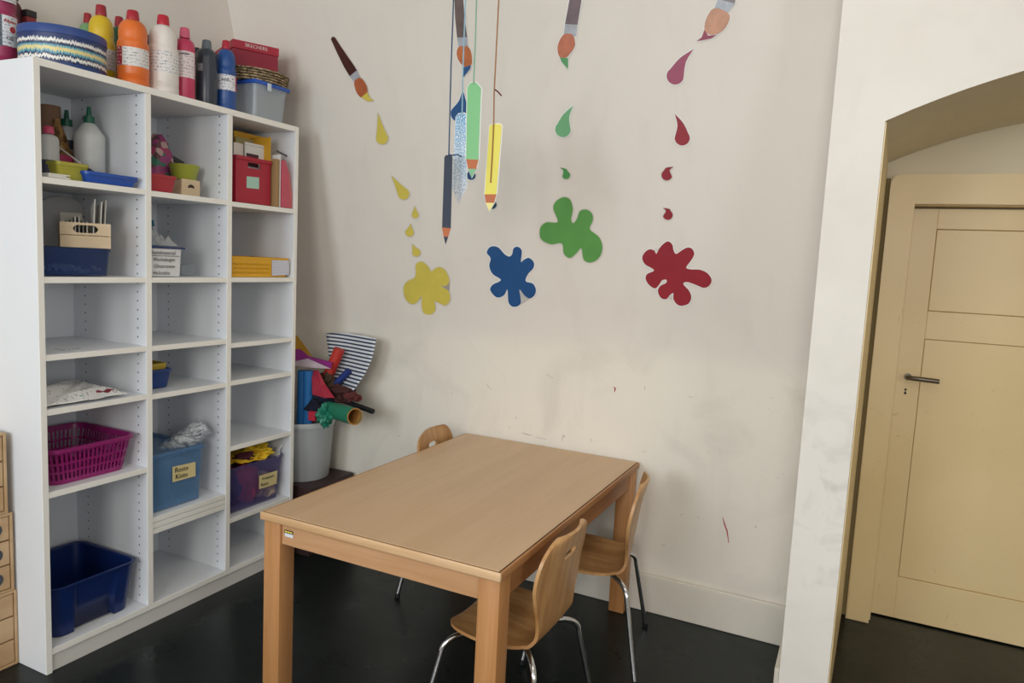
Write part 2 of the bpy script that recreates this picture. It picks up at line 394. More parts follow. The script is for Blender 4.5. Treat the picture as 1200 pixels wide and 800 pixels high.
# door frame (rounded outer corners)
p = [(fx0, 0.001), (fx0, fz1 - .035)]
for k in range(7): a = PI - PI / 2 * k / 6; p.append((fx0 + .035 + .035 * math.cos(a), fz1 - .035 + .035 * math.sin(a)))
for k in range(7): a = PI / 2 - PI / 2 * k / 6; p.append((fx1 - .035 + .035 * math.cos(a), fz1 - .035 + .035 * math.sin(a)))
p += [(fx1, 0.001), (dx1, 0.001), (dx1, dz1), (dx0, dz1), (dx0, 0.001)]
b = B(); b.slab([(x, PB, z) for x, z in p], (0, .038, 0)); 
bmesh.ops.bevel(b.bm, geom=[e for e in b.bm.edges if all(abs(v.co.y - PB) < 1e-5 for v in e.verts)], offset=.004, segments=2, affect='EDGES')
dframe = struct('trim_2', b, DOORP)
# inner stop moulding + door
b = B(); b.box((dx0, 3.245, .001), (dx0 + .006, 3.325, dz1)); b.box((dx1 - .006, 3.245, .001), (dx1, 3.325, dz1)); b.box((dx0 + .006, 3.245, dz1 - .006), (dx1 - .006, 3.325, dz1)); struct('trim_3', b, DOORP)
DY = 3.312
door = B(); x0, x1 = dx0 + .008, dx1 - .008; zt = dz1 - .012; pxl, pxr = .228, 1.272
zs = [.006, .184, 1.177, 1.289, 1.612, zt]
door.box((x0, DY, zs[0]), (pxl, DY + .04, zs[-1]), .0015, 1); door.box((pxr, DY, zs[0]), (x1, DY + .04, zs[-1]), .0015, 1)
door.box((pxl, DY, zs[0]), (pxr, DY + .04, zs[1]), .0015, 1); door.box((pxl, DY, zs[2]), (pxr, DY + .04, zs[3]), .0015, 1); door.box((pxl, DY, zs[4]), (pxr, DY + .04, zs[5]), .0015, 1)
door.box((x0, DY + .0405, zs[0]), (x1, DY + .055, zs[-1]))
dd = struct('door_1', door, DOORP)
b = B(); b.box((pxl + .0013, DY + .005, zs[1] + .0013), (pxr - .0013, DY + .03, zs[2] - .0013), .003, 2); struct('door_panel', b, DOORP, dd)
b = B(); b.box((pxl + .0013, DY + .005, zs[3] + .0013), (pxr - .0013, DY + .03, zs[4] - .0013), .003, 2); struct('door_panel', b, DOORP, dd)
hp = on_y(1063, 441, DY); HZ = hp.z
b = B(); hx = hp.x + .002
b.lathe([(0, 0), (.014, 0), (.014, .004), (0, .004)], 20); M_ = Matrix.Translation((hx, DY - .001, HZ)) @ Matrix.Rotation(PI / 2, 4, 'X')
for v in b.bm.verts: v.co = M_ @ v.co
b.tube([(hx, DY - .004, HZ), (hx, DY - .03, HZ), (hx + .004, DY - .040, HZ), (hx + .012, DY - .044, HZ), (hx + .06, DY - .045, HZ - .001), (hx + .108, DY - .043, HZ - .003)], .0085, 12, .0095)
ho = struct('door_handle', b, mat('worn_bronze_handle', '#6f675c', 0.35, 0.8), dd, 40); ho['label'] = 'dull grey metal lever handle'
kp = on_y(1061, 458, DY); b = B()
for dz, r in ((.006, .0045), (-.004, .003), (-.009, .0045)): 
    t = bmesh.new(); bmesh.ops.create_cone(t, segments=12, radius1=r, radius2=r, depth=.002, cap_ends=True); b.merge(t, Matrix.Translation((kp.x, DY - .001, kp.z + dz)) @ Matrix.Rotation(PI / 2, 4, 'X'))
struct('keyhole', b, mat('keyhole_dark', '#1c1512', 0.6), dd)
# baseboards
BASEM = mat('cream_white_baseboard', '#ded8cb', 0.55, noise=0.06, nscale=5)
b = B(); b.box((-2.19, WY - .018, .001), (XP - .001, WY - .0005, .150), .003, 2); b.tube([(-2.19, WY - .012, .153), (XP - .001, WY - .012, .153)], .006, 8); struct('baseboard_far', b, BASEM)
b = B(); b.box((XP - .017, PF + .03, .001), (XP - .001, WY - .02, .148), .002, 1); struct('baseboard_pillar', b, BASEM)
# marks on walls
def mark(pts, w, m, nm, par, fn=on_wall, off=.0016):
    b = B(); q = [fn(x, y, off) for x, y in pts]
    for i in range(len(q) - 1):
        d = (q[i + 1] - q[i]).normalized(); s_ = Vector((d.z, 0, -d.x)) * w / 2
        k0 = 1.0 if 0 < i else .4; k1 = 1.0 if i + 2 < len(q) else .4
        b.slab([q[i] + s_ * k0, q[i] - s_ * k0, q[i + 1] - s_ * k1, q[i + 1] + s_ * k1], (0, .001, 0))
    return struct(nm, b, m, par)
REDM = mat('red_crayon', '#a8322e', 0.7); GRM = mat('grey_scuff', '#77716a', 0.8)
mark([(719.5, 453), (721, 455.5), (720, 459)], .006, REDM, 'red_paint_mark', wf)
mark([(847, 606), (849, 614), (852, 622), (854, 636)], .0045, REDM, 'red_paint_mark', wf)
for q in ([(611, 507), (618, 509), (624, 510)], [(628, 512), (640, 515)], [(596, 500), (598, 501)], [(658, 517), (660, 510), (663, 512)], [(692, 514), (693, 518)], [(752, 529), (757, 529)], [(640, 438), (648, 443)], [(755, 452), (756, 456)], [(807, 464), (811, 466)], [(604, 488), (606, 491)], [(570, 450), (575, 456)]):
    mark(q, .0019, GRM, 'scuff_mark', wf)

# ================================================================== SHELF UNIT
SX, SB = -2.26, -2.662
SY = (1.345, 1.713, 2.070, 2.438); T = 0.021; ST = 1.933
shelf = thing('shelf_unit', 'tall white open shelf unit with three columns of compartments against the left wall', 'shelf', (-2.461, 1.9, 0))
def sboard(name, a, bb, m=MEL, edge=True, ax='h'):
    q = B(); q.box(a, bb, .0006, 1); o = q.done(name, m, shelf)
    return o
panels = [(1.345, 1.364), (1.714, 1.736), (2.071, 2.093), (2.438, 2.457)]
for i, (a, c) in enumerate(panels):
    o = sboard('side_panel' if i in (0, 3) else 'divider', (SB, a, 0.001 if i in (0, 3) else .0818), (SX - .0025, c, ST if i in (0, 3) else 1.9105), HOLES if 0 < i < 3 else MEL)
    q = B(); q.box((SX - .0022, a, 0.001 if i in (0, 3) else .0818), (SX, c, ST if i in (0, 3) else 1.9105), .0005, 1); q.done('edge_band', EDGE, o)
q = B(); q.box((SB, 1.3645, 1.911), (SX - .0025, 2.4375, ST), .0006, 1); o = q.done('top_board', MEL, shelf)
q = B(); q.box((SX - .0022, 1.3645, 1.911), (SX, 2.4375, ST), .0005, 1); q.done('edge_band', EDGE, o)
q = B(); q.box((SB - .004, 1.35, 0.05), (SB - .001, 2.45, ST - .003)); q.done('back_panel', MEL, shelf)
q = B(); q.box((SX - .035, 1.3645, .001), (SX - .010, 2.4375, .0595)); q.done('plinth', mat('melamine_plinth', '#d6d4cf', .5), shelf)
COLY = ((1.3645, 1.7135), (1.7365, 2.0705), (2.0935, 2.4375))
LV = [[1.588, 1.285, 1.043, .870, .603, .081], [1.586, 1.285, 1.041, .866, .407, .3855, .364, .081], [1.583, 1.286, 1.022, .869, .598, .294, .081]]
q = B(); q.box((SB + .002, 1.3645, .0605), (SX - .0045, 2.4375, .081), .0006, 1); o = q.done('base_board', MEL, shelf)
q = B(); q.box((SX - .0042, 1.3645, .0605), (SX - .002, 2.4375, .081), .0005, 1); q.done('edge_band', EDGE, o)
for c in range(3):
    for z in LV[c]:
        if z == .081: continue
        q = B(); q.box((SB + .002, COLY[c][0], z - .019), (SX - .0045, COLY[c][1], z), .0006, 1); o = q.done('shelf_board', MEL, shelf)
        q = B(); q.box((SX - .0042, COLY[c][0], z - .019), (SX - .002, COLY[c][1], z), .0005, 1); q.done('edge_band', EDGE, o)

# ================================================================== TABLE
TX0, TX1, TY0, TY1, TZ = -1.575, -.760, 1.572, 2.820, .620
table = thing('table', 'low rectangular beech table pushed against the far wall', 'table', (-1.17, 2.2, 0))
b = B(); b.box((TX0 + .010, TY0 + .010, TZ - .024), (TX1 - .010, TY1 - .010, TZ), .0008, 1); b.done('tabletop', TOPW, table)
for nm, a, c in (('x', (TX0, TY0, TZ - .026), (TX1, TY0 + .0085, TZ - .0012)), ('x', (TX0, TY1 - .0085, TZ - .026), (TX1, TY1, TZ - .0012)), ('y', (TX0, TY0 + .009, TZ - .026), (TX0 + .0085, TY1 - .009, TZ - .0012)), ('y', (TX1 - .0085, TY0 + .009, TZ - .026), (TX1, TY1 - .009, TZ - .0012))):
    q = B(); q.box(a, c, .0040, 3); q.done('edge_lipping', EDGW if nm == 'x' else mat('lipping_side_shaded', '#a8774a', .5), table, smooth=50)  # side strips take a darker, shaded tone of the same beech
q = B(); q.box((TX0 + .0086, TY0 + .0086, TZ - .022), (TX1 - .0086, TY1 - .0086, TZ - .0016)); q.done('edge_seam', mat('seam_dark', '#4a3626', .7), table)
LG = .064
for x in (TX0 + .006, TX1 - .006 - LG):
    for y in (TY0 + .012, TY1 - .012 - LG):
        q = B(); q.box((x, y, .001), (x + LG, y + LG, TZ - .027), .004, 2); q.done('leg', LEGW, table, smooth=40)
az0, az1 = TZ - .094, TZ - .027
for y in (TY0 + .020, TY1 - .020 - .022):
    q = B(); q.box((TX0 + .006 + LG + .0005, y, az0), (TX1 - .006 - LG - .0005, y + .022, az1), .002, 2); ap = q.done('apron', APRW, table)
    if y < 2:
        lp = on_y(338.5, 625.5, y - .001); q = B(); q.box((lp.x - .016, y - .0012, lp.z - .010), (lp.x + .016, y - .0002, lp.z + .010)); st = q.done('maker_sticker', mat('sticker_white', '#dfe3ea', .4), table)
        q = B(); q.box((lp.x - .0165, y - .0018, lp.z + .001), (lp.x + .0165, y - .0013, lp.z + .011)); q.done('sticker_band', mat('sticker_black', '#18181a', .4), st)
        q = B()
        for k in range(3): q.box((lp.x - .014 + k * .0098, y - .0023, lp.z + .0035), (lp.x - .006 + k * .0098, y - .0019, lp.z + .0085))
        q.done('sticker_emblem', mat('sticker_yellow', '#e6cf58', .4), st)
for x in (TX0 + .014, TX1 - .014 - .022):
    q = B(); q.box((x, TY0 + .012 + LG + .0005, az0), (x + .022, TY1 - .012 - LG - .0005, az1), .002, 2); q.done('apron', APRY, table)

# ================================================================== CHAIRS
def make_chair(label):
    t = thing('chair', label, 'chair', (0, 0, 0), local=True, group='children\'s chairs around the table')
    P = [(-.150, .336, .090), (-.143, .342, .125), (-.120, .346, .152), (-.085, .346, .168), (-.03, .342, .174), (.03, .338, .166), (.075, .337, .150), (.108, .345, .138), (.126, .362, .131), (.134, .388, .128),
         (.140, .43, .136), (.146, .475, .153), (.152, .52, .167), (.159, .565, .172), (.167, .605, .164), (.174, .632, .146), (.179, .650, .118), (.181, .657, .085)]
    # resample smooth
    pts = []
    for i in range(len(P) - 1):
        a, c, d, e = (P[max(0, i - 1)], P[i], P[i + 1], P[min(len(P) - 1, i + 2)])
        for k in range(3):
            u = k / 3; pts.append(tuple(0.5 * (2 * c[j] + (d[j] - a[j]) * u + (2 * a[j] - 5 * c[j] + 4 * d[j] - e[j]) * u * u + (3 * c[j] - a[j] - 3 * d[j] + e[j]) * u ** 3) for j in range(3)))
    pts.append(P[-1]); nv = 20; th = .0095
    nrm = []
    for i in range(len(pts)):
        a = pts[max(0, i - 1)]; c = pts[min(len(pts) - 1, i + 1)]; d = Vector((c[0] - a[0], 0, c[1] - a[1])).normalized(); nrm.append(Vector((-d.z, 0, d.x)))
    b = B(); top = []; bot = []
    for i, (x, z, w) in enumerate(pts):
        r1, r2 = [], []
        for j in range(nv + 1):
            s_ = -1 + 2 * j / nv; y = w * s_
            backness = min(1, max(0, (z - .375) / .15)); dish = .010 * (s_ * s_)
            p = Vector((x - backness * .018 * s_ * s_, y, z + (1 - backness) * dish * (1 if x < .1 else .6)))
            r1.append(b.bm.verts.new(p + nrm[i] * th / 2)); r2.append(b.bm.verts.new(p - nrm[i] * th / 2))
        top.append(r1); bot.append(r2)
    m_ = len(pts)
    for i in range(m_ - 1):
        for j in range(nv):
            b.face([top[i][j], top[i + 1][j], top[i + 1][j + 1], top[i][j + 1]]); b.face([bot[i][j], bot[i][j + 1], bot[i + 1][j + 1], bot[i + 1][j]])
        b.face([top[i][0], bot[i][0], bot[i + 1][0], top[i + 1][0]]); b.face([top[i][nv], top[i + 1][nv], bot[i + 1][nv], bot[i][nv]])
    for j in range(nv):
        b.face([top[0][j], top[0][j + 1], bot[0][j + 1], bot[0][j]]); b.face([top[-1][j], bot[-1][j], bot[-1][j + 1], top[-1][j + 1]])
    sh = b.done('seat_and_back', SHELLW, t, Vector(), smooth=50)
    # handle slot
    c = B(); pl = []
    for k in range(9): a = PI / 2 + PI * k / 8; pl.append((-.1, -.028 + .012 * math.cos(a), .590 + .012 * math.sin(a)))
    for k in range(9): a = -PI / 2 + PI * k / 8; pl.append((-.1, .028 + .012 * math.cos(a), .590 + .012 * math.sin(a)))
    c.slab([(.10, y, z) for _, y, z in pl], (.2, 0, 0)); co = c.done('cut', PLYEDGE)
    md = sh.modifiers.new('slot', 'BOOLEAN'); md.operation = 'DIFFERENCE'; md.object = co; md.solver = 'EXACT'
    dg = bpy.context.evaluated_depsgraph_get(); dg.update(); me = bpy.data.meshes.new_from_object(sh.evaluated_get(dg)); sh.modifiers.clear(); sh.data = me; bpy.data.objects.remove(co)
    for sx in (-1, 1):
        for sy in (-1, 1):
            z0 = .322
            pp = [(sx * .050, sy * .045, z0), (sx * .100, sy * .110, z0)]
            for k in range(1, 7):
                a = PI / 2 * k / 6; pp.append((sx * (.100 + .047 * math.sin(a)), sy * (.110 + .055 * math.sin(a)), z0 - .045 * (1 - math.cos(a))))
            pp.append((sx * .196, sy * .212, .014))
            q = B(); q.tube(pp, .0085, 12); lg = q.done('leg', CHROME, t, Vector(), smooth=50)
            q = B(); q.tube([(sx * .1955, sy * .2113, .018), (sx * .1968, sy * .2127, .001)], .0105, 12); q.done('foot_cap', DARKPL, lg, Vector(), smooth=50)
    q = B(); q.box((-.055, -.055, .314), (.055, .055, .3325), .003, 2); q.done('seat_mount', DARKPL, t, Vector())
    return t
ch = make_chair('small moulded beech chair on chrome legs tucked under the long table side nearest the camera')
ch['label'] = 'child-size plywood chair in the foreground, tucked under the near end of the table'
ch.location = (-.853, 1.868, 0); ch.rotation_euler = (0, 0, R(-.5))
dup(ch, (-.812, 2.448, 0), R(11), 'child-size plywood chair behind the foreground chair, next to the far wall')
dup(ch, (-1.455, 2.622, 0), R(187), 'chair on the shelf side of the table with only its back top showing').scale = (1, 1, 1.025)

# ================================================================== WALL STICKERS
def wall_frame():
    n = Vector((0, -1, -WS)).normalized(); return n
NRM = wall_frame()
def sheet(poly, m, name, parent, k=4, base=0.0006, th=0.0008, raw=False, fn=on_wall):
    pts = smoothpoly(poly, k) if not raw else [Vector(p) for p in poly]
    nn = NRM if fn is on_wall else Vector((0, -1, 0))
    P3 = [fn(p[0], p[1]) + nn * base for p in pts]
    b = B(); b.slab(P3, nn * th); o = b.done(name, m, parent)
    return o
def grow(poly, d):
    n = len(poly); A = sum(poly[i][0] * poly[(i + 1) % n][1] - poly[(i + 1) % n][0] * poly[i][1] for i in range(n)); sg = 1 if A > 0 else -1; out = []
    for i in range(n):
        a, c = Vector(poly[i - 1]), Vector(poly[(i + 1) % n]); t = (c - a).normalized(); out.append((poly[i][0] + sg * t.y * d, poly[i][1] - sg * t.x * d))
    return out
LAM = mat('laminate_margin', '#e9e8e4', .35); LAMC = mat('clear_laminate_margin', '#d0c9c0', .4)
def sticker(name, label, cat, poly, col, border=1.2, lam=LAM, group=None, k=4, rough=.45, noise=.08):
    c = on_wall(sum(p[0] for p in poly) / len(poly), sum(p[1] for p in poly) / len(poly))
    t = thing(name, label, cat, c, group=group)
    dense = [tuple(p) for p in smoothpoly(poly, k)]
    sheet(grow(dense, border), lam, 'laminate_border', t, raw=True, base=.0022, th=.0006)
    sheet(dense, mat('paper_' + col.strip('#'), col, rough, noise=noise, nscale=14), 'coloured_paper', t, raw=True, base=.0029, th=.0006)
    return t
def cv(pts, ox, oy, s): return [(ox + x / s, oy + y / s) for x, y in pts]
blue = cv([(130,132),(95,150),(80,190),(112,235),(100,300),(130,370),(200,420),(130,460),(108,505),(150,560),(190,568),(230,545),(255,500),(262,600),(285,640),(320,648),(355,635),(370,600),(357,500),(400,550),(445,577),(485,550),(497,500),(470,450),(410,430),(430,370),(475,320),(480,270),(440,232),(400,245),(370,265),(378,180),(360,145),(330,137),(305,155),(295,200),(270,220),(230,200),(180,145)], 560, 270, 7.275)
red = cv([(345,100),(300,125),(260,170),(235,217),(215,185),(170,175),(125,205),(103,255),(130,315),(215,370),(150,405),(135,450),(165,505),(220,540),(255,515),(290,465),(330,460),(325,490),(270,520),(250,570),(280,630),(330,640),(365,600),(395,585),(395,640),(430,690),(480,703),(540,680),(562,620),(540,560),(488,500),(520,480),(600,505),(680,535),(735,510),(752,455),(710,395),(640,365),(560,362),(515,345),(560,280),(590,220),(570,170),(530,158),(480,180),(420,218),(395,180),(385,130)], 740, 270, 8)
yel = cv([(270,70),(205,85),(185,140),(190,210),(170,270),(90,310),(45,360),(35,440),(60,530),(110,585),(170,595),(220,555),(260,500),(265,640),(290,710),(345,730),(400,715),(435,660),(425,560),(470,580),(550,612),(600,580),(618,520),(600,440),(550,400),(500,372),(570,365),(605,320),(590,240),(545,165),(480,135),(420,160),(380,190),(345,130)], 470, 300, 10.67)
grn = cv([(212,486),(193,497),(187,515),(198,547),(170,548),(155,562),(156,588),(180,602),(208,600),(213,625),(228,636),(243,625),(256,612),(262,640),(280,647),(300,635),(308,610),(300,585),(277,565),(284,545),(283,528),(270,517),(253,520),(245,540),(236,550),(231,540),(235,515),(228,492)], 560, 0, 2.106)
sticker('paint_splat_sticker', 'blue paper paint splat, middle height on the far wall', 'wall sticker', blue, '#1c4f86')
sticker('paint_splat_sticker', 'large dark red paper paint splat on the far wall', 'wall sticker', red, '#93202e', 1.2)
sticker('paint_splat_sticker', 'five-lobed yellow paper paint splat low on the far wall', 'wall sticker', yel, '#d5c455', .8, LAMC)
sticker('paint_splat_sticker', 'green paper paint splat high between blue and red ones', 'wall sticker', grn, '#5a9a4c', 1.0, LAMC)
def drop(label, tip, c, r, col, border=1.0, lam=LAM, bend=0.0, group=None):
    tip = Vector(tip); c = Vector(c); d = (tip - c); L = d.length; d.normalize(); s_ = Vector((-d.y, d.x)); poly = []
    for a in range(-110, 111, 20):
        t = R(a); poly.append(tuple(c + (-d) * r * math.cos(t) + s_ * r * math.sin(t)))
    mid = c + d * (L * .55) ; bs = s_ * bend * r
    poly.append(tuple(mid + s_ * r * .42 + bs)); poly.append(tuple(tip + s_ * .25)); poly.append(tuple(tip - s_ * .25)); poly.append(tuple(mid - s_ * r * .42 + bs))
    return sticker('paint_drop_sticker', label, 'wall sticker', poly, col, border, lam, group, k=3)
Y_ = '#d5c455'
drop('long yellow paint drop just below the yellow-tipped brush', (443.5, 133.5), (448.2, 162), 7, Y_, .7, LAMC)
drop('slanting yellow paint drop, second down from the brush', (459.5, 206.5), (473.4, 227), 6.6, Y_, .7, LAMC)
drop('tiny yellow drop, topmost of the three above the yellow splat', (486.3, 242), (487, 251.5), 4, Y_, .7, LAMC)
drop('tiny yellow drop, middle of the three above the yellow splat', (481.6, 262.5), (480.4, 272), 4.9, Y_, .7, LAMC)
drop('tiny yellow drop directly above the yellow splat', (483.5, 286), (488.3, 295.5), 4.8, Y_, .7, LAMC)
drop('large shiny pale green paint drop under the green-tipped brush', (671.6, 124.4), (660, 151.5), 9, '#6fae7c', 1.2, LAM, -.3)
drop('small green drop just above the green splat', (657.5, 196.5), (663.8, 205), 4.6, '#4c9450', .7, LAMC, .5)
drop('large pinkish red paint drop nearest the red brush', (812.5, 58), (791.5, 89), 10, '#9a4460', 1.2, LAM, -.3)
drop('dark red paint drop with white margin, second below the red brush', (791.5, 134), (799.8, 161.5), 8.8, '#94222e', 1.2, LAM, .3)
drop('small dark red drop, upper of the two above the red splat', (788.5, 195.5), (781.7, 205), 6.2, '#8e1f2b', .8, LAMC, -.5)
drop('small dark red drop directly above the red splat', (778, 243.6), (782.9, 251.7), 5.6, '#8e1f2b', .8, LAMC, .5)
drop('large blue paint drop partly hidden behind the hanging pencils', (542.5, 105.6), (538.5, 133), 9.8, '#1f5288', 1.0, LAM, .2)
drop('small blue drop peeking out below the hanging green pencil', (553, 193), (552.6, 205.5), 5.2, '#1b4a76', .8)
drop('small blue drop peeking out beside the hanging yellow pencil tip', (577, 228), (577.2, 239.5), 5.2, '#173f58', .8)
def brush(label, handle, ferrule, bristle, tip, tipcol, lam=LAM, border=1.2, hcol='#5b3630', bcol='#b9663c', mid=None):
    allp = handle + ferrule + bristle + tip; c = on_wall(sum(p[0] for p in allp) / len(allp), sum(p[1] for p in allp) / len(allp))
    t = thing('paintbrush_sticker', label, 'wall sticker', c)
    for nm, pl, k in (('handle_margin', handle, 1), ('ferrule_margin', ferrule, 1), ('bristle_margin', bristle, 3), ('tip_margin', tip, 1)):
        d = [tuple(p) for p in (smoothpoly(pl, k) if k > 1 else pl)]; sheet(grow(d, border), lam, nm, t, raw=True, base=.0014 + .0002 * len(nm) % .0007, th=.0004)
    sheet(handle, mat('paper_handle_' + hcol[1:], hcol, .4, noise=.25, nscale=25), 'brush_handle', t, raw=True, base=.0030, th=.0004)
    sheet(ferrule, mat('paper_ferrule', '#a9adb6', .35, noise=.2, nscale=60), 'brush_ferrule', t, raw=True, base=.0035, th=.0004)
    sheet(bristle, mat('paper_bristle_' + bcol[1:], bcol, .4, noise=.2, nscale=40), 'brush_bristles', t, k=3, base=.0040, th=.0004)
    sheet(tip, mat('paper_tip_' + tipcol[1:], tipcol, .4), 'paint_tip', t, raw=True, base=.0045, th=.0004)
    return t
z6 = lambda p: cv(p, 240, 0, 6)
brush('dark brown paper brush with yellow paint tip, leftmost on the wall', z6([(890,275),(900,257),(918,262),(955,320),(1010,400),(1052,460),(1072,494),(1022,536),(985,475),(935,375)]), z6([(1072,494),(1097,545),(1055,577),(1022,536)]), z6([(1095,546),(1135,590),(1147,650),(1112,688),(1072,650),(1055,577)]), z6([(1147,648),(1165,688),(1194,706),(1150,713),(1105,684)]), '#d5c455', LAMC, .5, '#48211c', '#b4623a')
z2 = lambda p: cv(p, 500, 0, 6.155)
brush('brown paper brush with blue paint tip behind the pencil strings', z2([(190,-260),(250,-260),(268,0),(275,120),(296,268),(222,270),(208,130),(203,0)]), z2([(222,270),(296,268),(300,336),(235,338)]), z2([(236,338),(300,336),(325,385),(330,440),(322,470),(280,482),(240,445),(220,390)]), z2([(323,468),(318,495),(270,556),(268,480),(280,483)]), '#1f5288', LAM, 1.2, '#6d5a56', '#bb6a3a')
z3 = lambda p: cv(p, 640, 0, 8)
brush('purple-brown foil brush with green paint tip, third along the wall', z3([(262,-260),(375,-260),(335,0),(297,233),(180,226),(222,0)]), z3([(180,226),(297,235),(285,335),(170,325)]), z3([(172,322),(250,325),(275,400),(262,455),(225,505),(190,540),(132,535),(110,460),(125,390)]), z3([(134,538),(210,545),(208,648),(150,580)]), '#4d9459', LAM, 1.4, '#6f5b60', '#b8694a')
z4 = lambda p: cv(p, 720, 0, 2.106)
brush('paper brush with dark red paint tip, rightmost on the wall', z4([(262,-130),(330,-110),(297,9),(256,-2)]), z4([(256,-2),(298,9),(280,31),(247,21)]), z4([(247,20),(281,32),(284,50),(268,76),(240,86),(223,74),(228,44)]), z4([(223,73),(232,88),(252,86),(262,80),(240,95),(203,102),(216,92)]), '#8f2a48', LAM, 1.3, '#7b7474', '#c08a6a')

# ================================================================== HANGING PENCILS
def pencil(label, yp, body, wood, lead, colb, coll, stringpts, cols, bm_=None, border=1.0, extra=None, woodcol='#b9683c', knot=None):
    fn = lambda x, y, off=0: on_y(x, y, yp - off)
    c = fn(*stringpts[-1]); t = thing('hanging_pencil', label, 'hanging decoration', c)
    allp = [body, wood, lead] if wood else [body]
    m = bm_ or mat('card_' + colb[1:], colb, .35)
    for nm, pl, mm in (('pencil_body', body, m),) + ((('sharpened_wood', wood, mat('card_wood_' + woodcol[1:], woodcol, .5)), ('pencil_lead', lead, mat('card_lead_' + coll[1:], coll, .4))) if wood else ()):
        b = B(); b.slab([fn(*p) for p in pl], (0, .0014, 0)); b.done(nm, mm, t)
        if border:
            b = B(); b.slab([fn(*p) + Vector((0, .0018, 0)) for p in grow(pl, border)], (0, .0005, 0)); b.done('laminate_border', LAM, t)
    b = B(); pts = [fn(*p, .0015) for p in stringpts]; top = pts[0].copy(); d = (pts[0] - pts[1]); top = Vector((pts[0].x, pts[0].y, H - .002))
    b.tube([top] + pts, .0022, 8); b.done('string', mat('ribbon_' + cols[1:], cols, .6), t)
    if knot:
        b = B(); b.tube([fn(*p, .003) for p in knot], .0022, 8); b.done('string_knot', mat('ribbon_' + (extra or cols)[1:], extra or cols, .6), t)
    return t
zz3 = lambda p: cv(p, 500, 120, 4.444)
pencil('dark navy paper pencil hanging lowest on a navy string', 1.98, zz3([(92,285),(100,274),(125,274),(134,285),(125,654),(80,651)]), zz3([(80,651),(125,654),(111,700),(88,698)]), zz3([(88,698),(111,700),(98,740)]), '#2a3448', '#25314a', [(531.5, 0), (528.5, 80), (526, 182)], '#24466a', border=0, knot=[(526, 181), (530, 182), (536, 181), (541, 183.5)])
pencil('glittering holographic paper pencil hanging behind the green one', 2.03, zz3([(152,75),(165,58),(195,54),(205,60),(206,440),(166,525),(133,442)]), None, None, '#8fc0e0', '', [(545.5, 0), (542.5, 80), (541.5, 137)], '#8fb6c8', bm_=glitter_mat(), border=.8)
pencil('green paper pencil hanging on a green ribbon', 1.95, [(547.6, 103), (551, 97), (558, 97), (563.5, 103), (560.4, 187), (546.2, 186.5)], zz3([(205,295),(268,298),(257,346),(216,345)]), zz3([(216,345),(257,346),(234,390)]), '#7fbf86', '#7fb58c', [(558.5, 0), (557, 50), (555, 98)], '#7fa98c', border=1.1)
pencil('yellow paper pencil hanging rightmost on a red and yellow string', 1.99, zz3([(327,122),(345,112),(382,112),(390,124),(362,478),(302,478)]), zz3([(302,478),(362,478),(350,523),(308,522)]), zz3([(308,522),(350,523),(326,566)]), '#e3d85e', '#e8df8c', [(584.5, 0), (581.5, 60), (579, 110), (578.5, 146), (577, 180), (575, 214)], '#9a6a3a', border=1.1, knot=[(580, 105), (583, 107), (587.5, 112)], extra='#5a2226')

# ================================================================== helpers for the things on the shelf
def depth(p): return -((Matrix(ROT).transposed() @ (Vector(p) - CAM)).z)
def ppm(p): return depth(p) / FPX            # metres per photo pixel at p
def spot(px, x, z): return Vector((x, col_y(px, x, z), z))
def facing(p): return math.atan2(-p.y, -p.x)
BOTA = [(0, 0), (.93, 0), (.98, .012), (1, .03), (1, .075), (.97, .085), (1, .095), (.97, .105), (1, .115), (.97, .125), (1, .135), (.97, .145), (1, .16), (1, .50), (.97, .515), (1, .53), (.97, .545), (.99, .56), (.97, .575), (.90, .60), (.88, .62), (.90, .66), (.90, .72), (.85, .78), (.72, .83), (.55, .86), (.36, .875), (.30, .88), (.30, .885), (0, .885)]
BOTB = [(0, 0), (.94, 0), (1, .02), (1, .70), (.97, .76), (.85, .81), (.60, .84), (.42, .85), (.30, .86), (0, .86)]
BOTC = [(0, 0), (.95, 0), (1, .02), (1, .62), (.93, .70), (.70, .78), (.45, .83), (.34, .84), (0, .84)]
